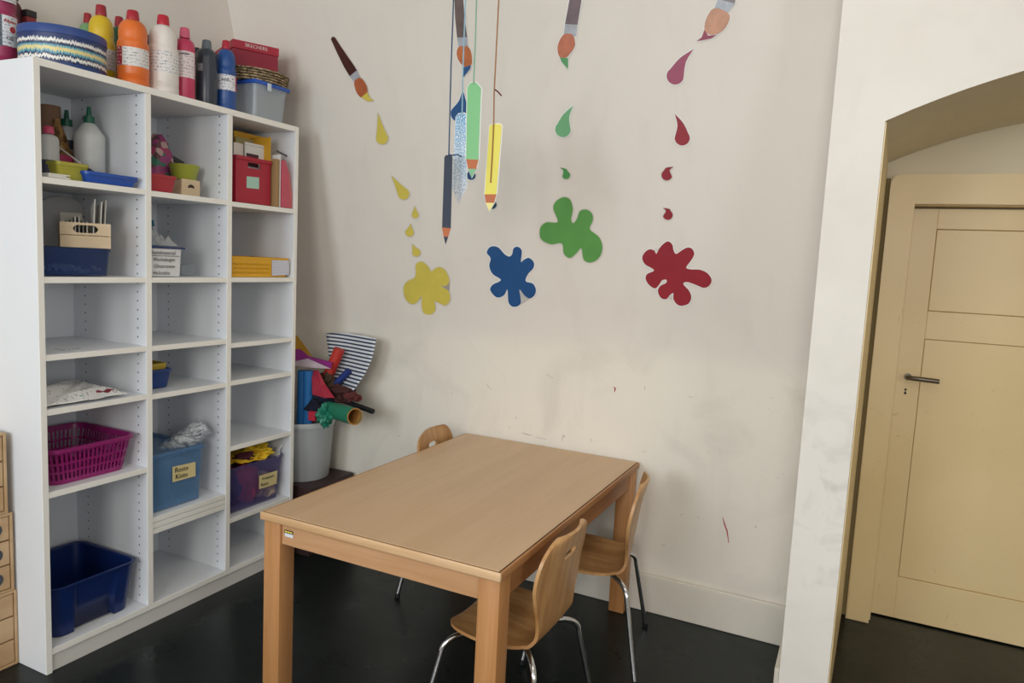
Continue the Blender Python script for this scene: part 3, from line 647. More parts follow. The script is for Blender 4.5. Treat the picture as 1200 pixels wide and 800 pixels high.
def bottle(label, px, hw, pyt, x, z, col, capcol, prof=BOTA, lab=None, capr=.40, cap0=.875, labz=(.22, .48), sy=1.0, group=None, alpha=1.0, rough=.35, name='paint_bottle', upper=None, spout=False, h=None):
    p = spot(px, x, z + .001); k = ppm(p + Vector((0, 0, .1))); r = hw * k
    hh = h if h else row_z(pyt, p.x, p.y) - p.z
    t = thing(name, label, 'bottle', p, group=group, local=True); th = facing(p); t.rotation_euler = (0, 0, th)
    b = B(); b.lathe([(a * r, c * hh) for a, c in prof], 36, sy=sy); b.done('bottle_body', mat('bottle_' + col[1:] + ('t' if alpha < 1 else ''), col, rough, alpha=alpha, noise=.10, nscale=14), t, Vector(), smooth=50)
    b = B()
    if spout: b.lathe([(0, cap0 * hh), (r * capr, cap0 * hh), (r * capr, (cap0 + (1 - cap0) * .42) * hh), (r * capr * .5, (cap0 + (1 - cap0) * .45) * hh), (r * capr * .34, hh), (0, hh)], 20)
    else: b.lathe([(0, cap0 * hh), (r * capr, cap0 * hh), (r * capr * 1.02, (cap0 + .02) * hh), (r * capr * .9, hh * .99), (r * capr * .8, hh), (0, hh)], 16)
    b.done('bottle_cap', mat('cap_' + capcol[1:], capcol, .4), t, Vector(), smooth=40)
    if lab:
        for i, (nm, cc, ink, a0, a1, z0, z1) in enumerate(lab):
            rr = r * 1.006 + .0002 + .0004 * i; n_ = 20
            b = B(); b.lathe([(rr, z0 * hh), (rr, z1 * hh)], n_, sy=sy, a0=R(a0), a1=R(a1)); b.done(nm, label_mat('lab_%s_%s' % (cc[1:], ink[1:]), cc, ink) if ink != cc and ('lab_%s_%s' % (cc[1:], ink[1:])) not in MATS else MATS.get('lab_%s_%s' % (cc[1:], ink[1:])) or mat('lab_' + cc[1:], cc, .5), t, Vector(), fix=False)
    t['r'] = r; t['h'] = hh; return t
def botlet(t, txt, size, zc, col, a=0, bold=0.0, shear=0, sy=1.0, wide=1.0, nm='lettering'):
    r = t['r'] * 1.006 + .0022; b = B(); hh = t['h']
    lettering(b, txt, size, lambda u, v: Vector((r * math.cos(R(a) + u / r), sy * r * math.sin(R(a) + u / r), zc * hh + v)), bold, shear, wide)
    b.done(nm, mat('ink_' + col[1:], col, .6), t, Vector(), fix=False)
for k_ in ('r', 'h'): pass

ZT = ST
# --- on top of the shelf unit
t = bottle('magenta paint bottle with a white front label, leftmost on top of the shelf', 0, 19.8, -30, -2.598, ZT, '#9c2f58', '#a8263c', lab=[('label_back', '#4b5560', '#87929c', -78, 9, .24, .56), ('label_front', '#dfe2e6', '#8c96a0', 9, 62, .25, .56), ('upper_label', '#e2e0e0', '#9a9aa0', -60, 60, .70, .82)])
botlet(t, 'Alpino', .0155, .505, '#b3242c', 34, .0004); botlet(t, 'CO', .014, .33, '#20242c', 30, .0004)
t_ = t; b = B(); r = t_['r'] * 1.01 + .0022
for k in range(7):
    a = 2 * PI * k / 7; cx, cz = R(40) * r, t_['h'] * .425; pl = []
    for q in range(10):
        u = cx + .006 * math.cos(a) + .0042 * math.cos(2 * PI * q / 10); v = cz + .006 * math.sin(a) + .0042 * math.sin(2 * PI * q / 10); pl.append(b.bm.verts.new((r * math.cos(u / r), r * math.sin(u / r), v)))
    b.face(pl)
b.done('label_emblem', mat('ink_b3242c', '#b3242c', .6), t_, Vector(), fix=False)
bottle('brownish dark red bottle standing behind the leftmost magenta bottle', 21, 6, -12, -2.642, ZT, '#5c2b31', '#3a2528', BOTB, rough=.5)
p = spot(34.5, -2.625, ZT + .001); zt_ = row_z(13, p.x, p.y); b = B(); b.box((p.x - .02, p.y - .016, p.z), (p.x + .02, p.y + .016, zt_ - .022), .001, 1)
t = thing('cardboard_box', 'small red box with a black lid behind the striped tin', 'box', p)
b.done('box_body', mat('box_dark_red', '#8c3638', .6), t); b = B(); b.box((p.x - .021, p.y - .017, zt_ - .0215), (p.x + .021, p.y + .017, zt_), .001, 1); b.done('box_lid', mat('box_black_lid', '#2c2a2e', .5), t)
# striped tin
p = spot(74.5, -2.415, ZT + .001); r = 45 * ppm(p); hz = row_z(47, SX - .02, 1.55) - p.z
hz = .128
t = thing('round_tin', 'large round blue tin with jagged white, teal and yellow stripes on top of the shelf', 'tin', p, local=True)
b = B(); b.lathe([(0, 0), (r * .975, 0), (r * .985, .003), (r * .985, hz - .024)], 72); b.done('tin_body', tin_mat(), t, Vector(), smooth=50)
b = B(); b.lathe([(r * .985, hz - .026), (r, hz - .025), (r, hz - .003), (r * .99, hz), (r * .95, hz - .001), (0, hz - .002)], 72); b.done('tin_lid', mat('tin_lid_blue', '#2a4583', .4), t, Vector(), smooth=50)
W_ = ('#dcd9d6', '#8c8a90')
bottle('pale green bottle with a red cap between striped tin and yellow bottle', 104, 11, 16, -2.618, ZT, '#7fae78', '#a02a30')
bottle('yellow paint bottle with a dark red cap, right of the striped tin', 119.5, 14.6, 6.5, -2.512, ZT, '#d8b626', '#9c2530', lab=[('label', W_[0], W_[1], -60, 75, .24, .48)])
bottle('dark green bottle with a red cap between the yellow and orange bottles', 140.5, 12, 20, -2.585, ZT, '#23583a', '#9c2530', lab=[('label', '#8e948c', '#4c5450', -50, 50, .24, .48)])
bottle('orange paint bottle with a red cap on top of the shelf', 156.3, 17.2, 13, -2.335, ZT, '#e0702c', '#a82230', lab=[('label', W_[0], W_[1], -40, 72, .25, .49), ('label_red_panel', '#98293a', '#d9d2d2', -72, -42, .25, .49)])
bottle('dark navy bottle mostly hidden between orange and white bottles', 172.5, 9, 41, -2.46, ZT, '#22304e', '#22304e')
bottle('white paint bottle with a red cap and printed front', 191.5, 16.8, 18.5, -2.325, ZT, '#e4ddd6', '#b81f34', lab=[('label', '#e2dfdc', '#7c8294', -80, 80, .25, .52)])
t = bottle('raspberry pink paint bottle with a matching pink cap', 216.5, 11.3, 33, -2.325, ZT, '#c23a5e', '#cf5f78', BOTB, lab=[('label', '#e3d7d8', '#8a7076', -70, 70, .30, .66)], capr=.50, cap0=.86, sy=1.0)
botlet(t, 'widmaier', .0095, .62, '#2a3550', -2, .0004)
bottle('dark patterned bottle hidden between pink and dark grey bottles', 231, 7, 56, -2.43, ZT, '#2a2f38', '#2a2f38', BOTB)
bottle('dark grey angular bottle with a grey cap on top of the shelf', 242, 12, 47.5, -2.335, ZT, '#343b45', '#5d6870', [(0, 0), (.95, 0), (1, .02), (1.04, .45), (.92, .72), (.96, .80), (.62, .86), (.42, .87), (0, .87)], capr=.45, cap0=.865, rough=.3, lab=[('label', '#8c8f92', '#5a5e64', -52, -20, .30, .62)])
t = bottle('blue paint bottle with a red cap, beside the clear box', 264.5, 11.8, 48, -2.325, ZT, '#264f92', '#b02238', lab=[('label', '#dfdfe4', '#5a5f78', -70, 60, .28, .50), ('label_red_edge', '#b03048', '#b03048', 60, 75, .28, .50)])
botlet(t, 'BASTEL', .009, .42, '#23273a', -3, .0004)
# clear box with blue lid
bx1 = SX - .02; y0 = col_y(299.5, bx1, ZT + .1); y1 = col_y(337, bx1, ZT + .1); x0 = -2.60; zl = row_z(94, bx1, y0)
t = thing('storage_box', 'clear plastic storage box with a blue lid at the right end of the shelf top', 'storage box', ((x0 + bx1) / 2, (y0 + y1) / 2, ZT + .001))
b = B(); b.tub((x0, y0), (bx1, y1), ZT + .001, zl - .004, .93, .002, .004, .018); b.done('box_body', mat('clear_milky_plastic', '#c3ccd2', .2, alpha=.42), t, smooth=40)
b = B(); b.box((x0 - .008, y0 - .008, zl - .010), (bx1 + .008, y1 + .008, zl + .006), .004, 2); b.done('box_lid', mat('blue_lid_plastic', '#2456b4', .35), t, smooth=40)
b = B(); ym = y0 + (y1 - y0) * .36; b.box((bx1 + .0085, ym - .010, zl - .030), (bx1 + .013, ym + .010, zl + .002), .002, 2); b.done('lid_clip', mat('clip_pale', '#c9d3dc', .3), t)
# rush trivet stack
wz = zl + .007; c = Vector((-2.425, (y0 + y1) / 2 + .012, wz)); wr = .157
t = thing('wicker_basket', 'flat round woven basket lying between clear box and red shoebox', 'basket', c, local=True); b = B()
for k in range(5): b.lathe([(wr * .90, .010 * k), (wr * (1 + .012 * k), .010 * k + .002), (wr * (1.01 + .012 * k), .010 * k + .007), (wr * .90, .010 * k + .0099)], 48)
b.lathe([(0, .001), (wr * .92, .001), (wr * .92, .051), (0, .051)], 32); b.done('woven_rings', wicker_mat(), t, Vector(), smooth=60)
# red shoebox
sz0 = wz + .0525; pc = spot(272.5, -2.40, sz0 + .03); sw_, sd_ = .190, .26; hgt = max(.082, row_z(45, pc.x, pc.y) - sz0)
t = thing('shoebox', 'dark red shoebox lying on the woven basket above the clear box', 'box', (pc.x, pc.y, sz0), R(-27), local=True)
b = B(); b.box((-sd_ + .003, .003, 0), (-.003, sw_ - .003, hgt - .034), .001, 1); b.done('box_body', mat('shoebox_body', '#8e2036', .55), t, Vector())
b = B(); b.box((-sd_, 0, hgt - .0335), (0, sw_, hgt), .0015, 1); lid = b.done('box_lid', mat('shoebox_lid', '#a62338', .5), t, Vector())
b = B(); lettering(b, 'SKECHERS', .020, lambda u, v: Vector((.0010, sw_ / 2 + u, hgt - .015 + v)), .0004); b.done('lettering', mat('white_print', '#e4d4d0', .6), lid, Vector(), fix=False)

# --- column 1, top compartment
A0 = 1.589
BIGB = [(0, 0), (.95, 0), (1, .012), (1, .63), (.985, .645), (.42, .785), (.36, .79), (.30, .795), (0, .795)]
bottle('big milky white glue bottle with a green nozzle cap, top left compartment', 105.5, 16.2, 125, -2.46, A0, '#c9cbc8', '#0f5a44', BIGB, capr=.36, cap0=.79, spout=True, name='glue_bottle')
bottle('smaller glue bottle with a green nozzle behind, nearer the shelf side', 79.5, 12.5, 129, -2.585, A0, '#b9bdbd', '#0f5a44', BIGB, capr=.46, cap0=.79, spout=True, name='glue_bottle', lab=[('label_band', '#2b3242', '#2b3242', -70, 70, .48, .60), ('label', '#b9b2a8', '#8a7468', -70, 70, .24, .47)])
bottle('small white bottle with dark lower half and pink cap at the shelf edge', 58, 10.5, 148, -2.37, A0, '#b9bab8', '#b83a5c', BOTB, capr=.55, cap0=.86, lab=[('dark_label', '#34384a', '#34384a', -100, 100, .03, .36)], name='small_bottle')
p = spot(60, -2.60, A0); b = B(); b.lathe([(0, 0), (.033, 0), (.033, row_z(124, p.x, p.y) - A0), (.030, row_z(124, p.x, p.y) - A0 - .002), (.030, .01), (0, .01)], 24, c=tuple(p)); solo(b, 'cardboard_tube', 'brown cardboard tube standing in the back corner of the top left compartment', 'tube', mat('brown_cardboard', '#8c6a52', .8), p, smooth=40)
a_, c_ = spot(66, -2.50, A0 + .005), None; c_ = Vector((-2.53, col_y(66, -2.53, 1.80), row_z(140, -2.53, col_y(66, -2.53, 1.80)))); a_ = Vector((-2.50, col_y(84, -2.50, 1.60), A0 + .022))
b = B(); n_ = 14; pts = [a_.lerp(c_, k / n_) for k in range(n_ + 1)]; b.tube(pts, .024, 9, .011); random.seed(3)
for v in b.bm.verts: v.co += Vector((random.uniform(-1, 1), random.uniform(-1, 1), random.uniform(-.4, .4))) * .003
solo(b, 'foil_roll', 'crumpled copper foil roll leaning between the glue bottle and small bottle', 'gift wrap', foil_mat(), a_, smooth=20)
y0 = col_y(67, -2.30, A0 + .02); y1 = col_y(104, -2.30, A0 + .05); b = B(); b.tub((-2.42, y0), (-2.295, y1), A0 + .001, row_z(191, -2.295, (y0 + y1) / 2), .80, .003, .003, .012); solo(b, 'plastic_tub', 'olive yellow plastic tub in front of the glue bottles', 'tub', mat('olive_yellow_plastic', '#a8a23c', .4), Vector((-2.36, (y0 + y1) / 2, A0)), smooth=40)
y0 = col_y(53, -2.285, A0 + .01); y1 = col_y(82, -2.27, A0 + .01)
for k in range(3):
    b = B(); b.box((-2.36, y0, A0 + .0008 + .0042 * k), (-2.268, y1 - .012 * (k % 2), A0 + .0045 + .0042 * k), .0005, 1)
    solo(b, 'card_sheet', 'white card in the small pile at the front left edge of the top left compartment', 'card', mat('white_card', '#e0ddd4', .7), Vector((-2.31, y0, A0)), group='white cards piled at the shelf edge')
p = spot(75, -2.50, A0); b = B(); b.box((p.x - .02, p.y - .026, A0 + .001), (p.x + .02, p.y + .022, row_z(182, p.x, p.y)), .004, 2); solo(b, 'small_box', 'small magenta box behind the olive tub', 'box', mat('magenta_box', '#9c2450', .5), p)
y0 = col_y(100, -2.28, A0); y1 = col_y(161, -2.28, A0); zt_ = row_z(210, -2.275, y1); b = B(); b.tub((-2.40, y0), (-2.275, y1), A0 + .001, A0 + .036, .88, .003, .004, .012); solo(b, 'plastic_tray', 'shallow bright blue plastic tray in the top left compartment', 'tray', mat('bright_blue_plastic', '#2350a8', .35), Vector((-2.33, (y0 + y1) / 2, A0)), smooth=40)
pA = Vector((-2.42, col_y(70, -2.42, 1.70), 0)); pA.z = row_z(173, pA.x, pA.y); pB = Vector((-2.335, col_y(107, -2.335, 1.64), 0)); pB.z = row_z(201, pB.x, pB.y)
t = thing('bottle_brush', 'long thin brush with a pale handle lying across the olive tub', 'brush', pB); m1 = pA.lerp(pB, .68)
b = B(); b.tube([pA, m1], .0028, 8); b.done('brush_handle', mat('pale_twisted_wire', '#b8b4ac', .4), t, smooth=50); b = B(); b.tube([m1, pA.lerp(pB, .86)], .0030, 8, .0045); b.done('brush_ferrule', mat('grey_ferrule', '#4d4f58', .4), t, smooth=50)
b = B(); b.tube([pA.lerp(pB, .86), pB + (pB - pA).normalized() * .012], .005, 8, .0075); b.done('brush_bristles', mat('dark_bristles', '#2a2f4a', .7), t, smooth=50)
p = spot(163, -2.31, A0); b = B(); b.lathe([(0, 0), (.010, 0), (.011, .004), (.011, .018), (.008, .022), (0, .022)], 16, c=(p.x, p.y, A0 + .001)); solo(b, 'paint_pot', 'tiny dark red round pot beside the bright blue tray', 'pot', mat('dark_red_cap', '#86203a', .4), p, smooth=40)

# --- column 1, second compartment
B0 = 1.286
y0 = 1.372; y1 = col_y(129.5, -2.29, B0 + .1); z1 = row_z(292, -2.29, y1)
t = thing('storage_box', 'translucent dark blue box with small pale pieces inside, under the wooden crate', 'storage box', (-2.42, (y0 + y1) / 2, B0)); b = B(); b.tub((-2.56, y0), (-2.288, y1), B0 + .001, z1, .95, .003, .004, .012); b.done('box_body', mat('blue_translucent_plastic', '#12356e', .25, alpha=.52), t, smooth=40)
random.seed(5); b = B()
for k in range(60):
    x = random.uniform(-2.54, -2.305); y = random.uniform(y0 + .012, y1 - .02); z = B0 + .014 + random.uniform(0, .016); s_ = random.uniform(.004, .007); b.box((x - s_, y - s_, z - s_), (x + s_, y + s_, z + s_), .0015, 1)
o = b.done('craft_beads', mat('pale_beads', '#a9b6c8', .5), t); o['kind'] = 'stuff'
cz0 = z1 + .001; pl_ = Vector((-2.358, col_y(70, -2.358, cz0 + .04), cz0)); pr_ = Vector((-2.285, col_y(130, -2.285, cz0 + .04), cz0)); cz1 = row_z(261, -2.32, (pl_.y + pr_.y) / 2)
CW = (pr_ - pl_).length; ca = math.atan2(pr_.x - pl_.x, pr_.y - pl_.y); CD = .15; chh = cz1 - cz0; hh = (chh - .003) / 2
t = thing('wooden_crate', 'pale wooden crate with an oval handle slot holding papers, on the dark blue box', 'crate', pl_, -ca, local=True)
cl = lambda x, y, z: pl_ + Vector((x * math.cos(ca) + y * math.sin(ca), -x * math.sin(ca) + y * math.cos(ca), z))
ym, sw, sh, zc = CW / 2, .036, .0125, hh + .003 + hh * .48
b = B(); b.box((-.008, 0, 0), (0, CW, hh), .001, 1); b.box((-.008, 0, hh + .002), (0, ym - sw, chh)); b.box((-.008, ym + sw, hh + .002), (0, CW, chh)); b.box((-.008, ym - sw, zc + sh), (0, ym + sw, chh)); b.box((-.008, ym - sw, hh + .002), (0, ym + sw, zc - sh))
for s_ in (-1, 1):
    for q in (-1, 1): b.slab([(-.008, ym + s_ * sw, zc + q * sh), (-.008, ym + s_ * (sw - .011), zc + q * sh), (-.008, ym + s_ * (sw - .004), zc + q * sh * .6), (-.008, ym + s_ * sw, zc + q * .001)], (.008, 0, 0))
b.done('crate_front', CRATEW, t, Vector())
b = B(); b.box((-CD, 0, 0), (-CD + .008, CW, chh), .001, 1); b.done('crate_back', CRATEW, t, Vector())
for yy in (0, CW - .008): b = B(); b.box((-CD + .009, yy, 0), (-.009, yy + .008, chh), .001, 1); b.done('crate_side', CRATEW, t, Vector())
b = B(); b.box((-CD + .009, .009, 0), (-.009, CW - .009, .005)); b.done('crate_floor', CRATEW, t, Vector())
PAP = mat('white_paper', '#dddbd6', .8); PAPG = mat('greyish_paper', '#b9b6b0', .8)
fy = lambda px: (px - 70) / 60 * CW
for k, (ppx, pyt, m_, nm) in enumerate(((110, 233, PAP, 'tallest white paper sheet'), (116, 236, PAP, 'second white paper sheet'), (121, 234, PAPG, 'outer greyish paper sheet'))):
    y_ = fy(ppx); w0 = cl(-.02, y_, 0); zt_ = min(row_z(pyt, w0.x, w0.y), 1.562) - cz0
    b = B(); b.grid(lambda u, v: cl(-.016 - .115 * u, y_ + .004 * math.sin(u * 5 + k) + (v - .3) * .008, .006 + (zt_ - .006 - .025 * u * u) * v), 8, 4)
    q = solo(b, 'paper_sheet', nm + ' standing upright at the right side of the wooden crate', 'paper', m_, w0); s_ = q.modifiers.new('s', 'SOLIDIFY'); s_.thickness = .0025
for k in range(7):
    y_ = fy(74 + 4.6 * k); b = B(); zt_ = chh + .004 + (.014 if k in (3, 4) else 0) + .002 * (k % 3)
    b.slab([cl(-.015, y_, .006), cl(-.13, y_, .006), cl(-.13, y_, zt_), cl(-.015, y_, zt_)], cl(0, .0022, 0) - cl(0, 0, 0)); solo(b, 'postcard', 'card filed upright among others inside the wooden crate', 'card', (PAP, PAPG, mat('grey_card', '#8f8c88', .7))[k % 3], cl(-.07, y_, .006), group='cards filed in the wooden crate')
w0 = cl(-.136, fy(82), 0); b = B(); zt_ = row_z(249, w0.x, w0.y) - cz0; b.slab([cl(-.1345, fy(68) + .012, .006), cl(-.1345, fy(99), .006), cl(-.1345, fy(99), zt_), cl(-.1345, fy(68) + .012, zt_)], cl(-.004, 0, 0) - cl(0, 0, 0)); solo(b, 'booklet', 'cream booklet leaning at the back of the wooden crate', 'booklet', mat('cream_booklet', '#c9c4b4', .7), w0)
dc = Vector((-2.60, col_y(74, -2.60, 1.42), B0 + .137)); b = B(); M_ = Matrix.Translation(dc) @ Matrix.Rotation(PI / 2, 4, 'Y'); t_ = B(); t_.lathe([(0, -.002), (.130, -.002), (.134, 0), (.130, .004), (.118, .002), (0, .002)], 64)
b.merge(t_.bm, M_); solo(b, 'round_tray', 'large grey translucent round tray standing on edge behind the crate', 'tray', mat('grey_translucent', '#c4c2be', .3, alpha=.75), dc, smooth=40)

# --- pen marks on an empty board
b = B(); random.seed(11)
for px_, py_ in ((66, 408.5), (70, 409.5), (75, 410), (81, 409.6), (86, 409), (90, 408.6), (93, 408)):
    p = on_z(px_, py_, LV[0][2] + .0006); b.box((p.x - .0015, p.y - random.uniform(.002, .006), p.z - .0003), (p.x + .0015, p.y + .003, p.z + .0003))
b.done('pen_marks', mat('pen_ink', '#3c3a3a', .7), shelf)

# --- column 1: crumpled plastic bag
D0 = .871; y0 = 1.372; y1 = col_y(146, -2.33, D0); random.seed(21)
def crumple(x0, x1, y0, y1, z0, hgt, nx=22, ny=30, seed=1, base=.002):
    rr = random.Random(seed); ph = [(rr.uniform(8, 46), rr.uniform(8, 46), rr.uniform(0, 6), rr.uniform(.3, 1)) for _ in range(9)]
    def fn(u, v):
        x = x0 + (x1 - x0) * u; y = y0 + (y1 - y0) * v; e = min(u, 1 - u, v, 1 - v) * 5; e = min(1, e)
        h = sum(a * abs(math.sin(kx * (x + .2 * y) + ky * y * .7 + p)) for kx, ky, p, a in ph) / 5
        return Vector((x + .01 * math.sin(30 * y) * e, y + .008 * math.sin(25 * x), z0 + base + hgt * h * (.25 + .75 * e) * (.6 + .4 * math.sin(u * 3))))
    return fn
b = B(); b.grid(crumple(-2.55, -2.275, y0, y1 - .02, D0, .052, seed=4), 40, 54); t = thing('plastic_bag', 'crumpled white printed plastic bag lying flat in the left column', 'bag', (-2.4, 1.5, D0))
n_ = NT('white_printed_plastic', .35); v = n_.noise(16, detail=3); col_ = n_.mix(n_.rng(n_.noise(70, n_.scale((1, 2.5, 1)), 2), .62, .66), hexc('#ecebe8'), hexc('#77787e')); col_ = n_.mix(n_.rng(v, .73, .75), col_, hexc('#7db0a6')); n_.out(col_)
o = b.done('bag_sheet', n_.m, t, smooth=30); s = o.modifiers.new('s', 'SOLIDIFY'); s.thickness = .0012; s.offset = 1
p = on_z(123, 459, D0 + .034); b = B(); b.grid(lambda u, v: Vector((p.x + .028 * (u - .5), p.y + .062 * (v - .5) * (1 - .5 * abs(u - .5)), p.z + .004 * math.sin(v * 9) + .003)), 6, 10); o = b.done('bag_print', mat('dark_red_print', '#7e2436', .5), t, smooth=30); s = o.modifiers.new('s', 'SOLIDIFY'); s.thickness = .001

# --- baskets with slotted walls
def wallpt(a, bb, rad, s_, taper, z0, z1, v, flare=1.0):
    k = taper + (flare - taper) * v; cx, cy = (a[0] + bb[0]) / 2, (a[1] + bb[1]) / 2; hx, hy = (bb[0] - a[0]) / 2 * k, (bb[1] - a[1]) / 2 * k; r = min(rad, hx * .9, hy * .9)
    segs = [(2 * (hy - r), 'r'), (PI / 2 * r, 'c1'), (2 * (hx - r), 't'), (PI / 2 * r, 'c2'), (2 * (hy - r), 'l'), (PI / 2 * r, 'c3'), (2 * (hx - r), 'b'), (PI / 2 * r, 'c4')]
    L = sum(q[0] for q in segs); d = s_ * L
    for ln, nm in segs:
        if d <= ln + 1e-9: break
        d -= ln
    z = z0 + (z1 - z0) * v
    if nm == 'r': return Vector((cx + hx, cy - hy + r + d, z))
    if nm == 't': return Vector((cx + hx - r - d, cy + hy, z))
    if nm == 'l': return Vector((cx - hx, cy + hy - r - d, z))
    if nm == 'b': return Vector((cx - hx + r + d, cy - hy, z))
    i = int(nm[1]) - 1; sx, sy = ((1, 1), (-1, 1), (-1, -1), (1, -1))[i]; an = i * PI / 2 + d / max(r, 1e-6)
    return Vector((cx + sx * (hx - r) + r * math.cos(an), cy + sy * (hy - r) + r * math.sin(an), z))
def slot_basket(t, a, bb, z0, z1, m, taper, rows, n=120, rad=.03, duty=(1, 1), th=.0026, skip=None, rim=.008, rimh=.012, nm='basket_walls'):
    """rows: list of (v0, v1, slotted)"""
    b = B(); vs = sorted({v for r_ in rows for v in r_[:2]}); ring = {v: [b.bm.verts.new(wallpt(a, bb, rad, i / n, taper, z0, z1, v)) for i in range(n)] for v in vs}
    for v0, v1, sl in rows:
        for i in range(n):
            if sl and (i % sum(duty)) < duty[0] and not (skip and skip(i / n)): continue
            b.face([ring[v0][i], ring[v0][(i + 1) % n], ring[v1][(i + 1) % n], ring[v1][i]])
    b.face(ring[vs[0]][::-1]); o = b.done(nm, m, t, fix=False); s = o.modifiers.new('s', 'SOLIDIFY'); s.thickness = th; s.offset = 0
    b = B(); rr = [[b.bm.verts.new(wallpt((a[0] - e, a[1] - e), (bb[0] + e, bb[1] + e), rad + e, i / 80, 1, z, z, 0)) for i in range(80)] for e, z in ((0, z1 - rimh), (rim, z1 - rimh), (rim, z1), (-.002, z1), (-.002, z1 - rimh))]
    for A_, C_ in zip(rr, rr[1:]):
        for i in range(80): b.face([A_[i], A_[(i + 1) % 80], C_[(i + 1) % 80], C_[i]])
    b.done('basket_rim', m, t, smooth=40); return o
E0 = .604; MAG = mat('magenta_plastic', '#93236c', .35, alpha=.93)
ya = 1.385; yb = col_y(156, -2.30, E0 + .13); zr = row_z(508, -2.285, yb)
t = thing('plastic_basket', 'magenta slotted plastic basket in the left column', 'basket', (-2.44, (ya + yb) / 2, E0))
slot_basket(t, (-2.60, ya), (-2.285, yb), E0 + .001, zr, MAG, .86, [(0, .12, 0), (.12, .30, 1), (.30, .36, 0), (.36, .54, 1), (.54, .60, 0), (.60, .84, 1), (.84, 1, 0)], n=150, duty=(1, 1), rad=.04)
# --- dark blue bin on the bottom board
F0 = .082; ya = 1.386; yb = col_y(160, -2.29, F0 + .2); zr = row_z(655, -2.285, yb); NAVY = mat('navy_plastic', '#10275e', .35)
t = thing('storage_bin', 'large dark navy plastic bin on the bottom board of the left column', 'storage bin', (-2.44, (ya + yb) / 2, F0))
b = B(); a, bb = (-2.615, ya), (-2.285, yb); n_ = 160; rad = .035; vs = (0, .04, .5, .96, 1)
rings = []
for v in vs:
    rg = []
    for i in range(n_):
        p = wallpt(a, bb, rad, i / n_, .88, F0 + .001, zr, v); s_ = i / n_; 
        rec = 0
        # shallow recess in the middle of the long front face
        f = (p.y - ya) / (yb - ya)
        if p.x > a[0] + (bb[0] - a[0]) * .9 and .27 < f < .72 and v < .96: rec = .012
        rg.append(b.bm.verts.new(p + Vector((-rec, 0, .022 if rec and v == 0 else 0))))
    rings.append(rg)
for A_, C_ in zip(rings, rings[1:]):
    for i in range(n_): b.face([A_[i], A_[(i + 1) % n_], C_[(i + 1) % n_], C_[i]])
b.face(rings[0][::-1]); o = b.done('bin_body', NAVY, t, fix=False, smooth=35); s = o.modifiers.new('s', 'SOLIDIFY'); s.thickness = .003; s.offset = -1
b = B(); rr = [[b.bm.verts.new(wallpt((a[0] - e, a[1] - e), (bb[0] + e, bb[1] + e), rad + e, i / 80, 1, z, z, 0)) for i in range(80)] for e, z in ((0, zr - .006), (.006, zr - .007), (.008, zr), (-.002, zr + .001), (-.002, zr - .006))]
for A_, C_ in zip(rr, rr[1:]):
    for i in range(80): b.face([A_[i], A_[(i + 1) % 80], C_[(i + 1) % 80], C_[i]])
b.done('bin_rim', NAVY, t, smooth=40)

# --- column 2, top compartment
A1 = 1.587
ya = 1.743; yb = col_y(207, -2.285, A1 + .03); b = B(); b.tub((-2.40, ya), (-2.283, yb), A1 + .001, row_z(208, -2.283, yb) + .002, .86, .003, .003, .012); solo(b, 'plastic_tray', 'red plastic tray in front of the floral bag, middle column', 'tray', mat('red_plastic', '#a82a36', .4), Vector((-2.34, ya, A1)), smooth=40)
ya = col_y(213, -2.315, A1 + .03); yb = col_y(234.5, -2.315, A1 + .03); zt_ = row_z(209, -2.315, ya)
t = thing('wooden_box', 'pale wooden box with a curved handle slot under the olive bowl', 'box', (-2.4, (ya + yb) / 2, A1)); b = B(); xb = -2.55
b.box((xb, ya, A1 + .001), (-2.323, ya + .006, zt_)); b.box((xb, yb - .006, A1 + .001), (-2.323, yb, zt_)); b.box((xb, ya + .006, A1 + .001), (xb + .006, yb - .006, zt_)); b.box((xb, ya, A1 + .0005), (-2.323, yb, A1 + .005)); b.box((xb, ya, zt_ - .004), (-2.323, yb, zt_ - .0005)); b.done('box_body', CRATEW, t)
ym, zc = (ya + yb) / 2, A1 + (zt_ - A1) * .60
pl = []
for k in range(11): a_ = PI - PI * k / 10; pl.append((ym + .014 * math.cos(a_), zc - .004 + .011 * math.sin(a_)))
for k in range(11): a_ = PI * k / 10; pl.append((ym + .014 * math.cos(a_), zc - .008 + .003 * math.sin(a_)))
b = B(); b.box((-2.3225, ya, A1 + .001), (-2.315, yb, zt_), .001, 1); fp = b.done('front_panel', CRATEW, t)
b = B(); b.slab([(-2.3148, y, z) for y, z in pl], (.0006, 0, 0)); b.done('handle_slot', mat('slot_dark', '#3a2a24', .8), fp)
p = Vector((-2.40, (col_y(198, -2.40, zt_) + col_y(233, -2.40, zt_)) / 2, zt_ + .001)); r = 17.5 * ppm(p) * .97; hb = row_z(191, p.x + r, p.y) - p.z; hb = max(.035, min(hb, .06))
b = B(); b.lathe([(0, 0), (r * .72, 0), (r * .76, .003), (r, hb), (r * .97, hb), (r * .72, .006), (0, .006)], 36, c=tuple(p)); solo(b, 'plastic_bowl', 'olive green plastic bowl standing on the pale wooden box', 'bowl', mat('olive_green_plastic', '#9aa03a', .35), p, smooth=40)
pc = spot(184, -2.52, A1 + .001); b = B(); rr_ = random.Random(2); zt_ = row_z(158, pc.x, pc.y) - A1
b.lathe([(0, 0), (.055, 0), (.070, .03), (.066, .07), (.050, zt_ * .7), (.030, zt_ * .9), (.012, zt_), (0, zt_)], 20, c=tuple(pc))
for v in b.bm.verts:
    if v.co.z > A1 + .005: v.co += Vector((rr_.uniform(-1, 1), rr_.uniform(-1, 1), rr_.uniform(-.5, .5))) * .006
    v.co.y = max(v.co.y, 1.739)
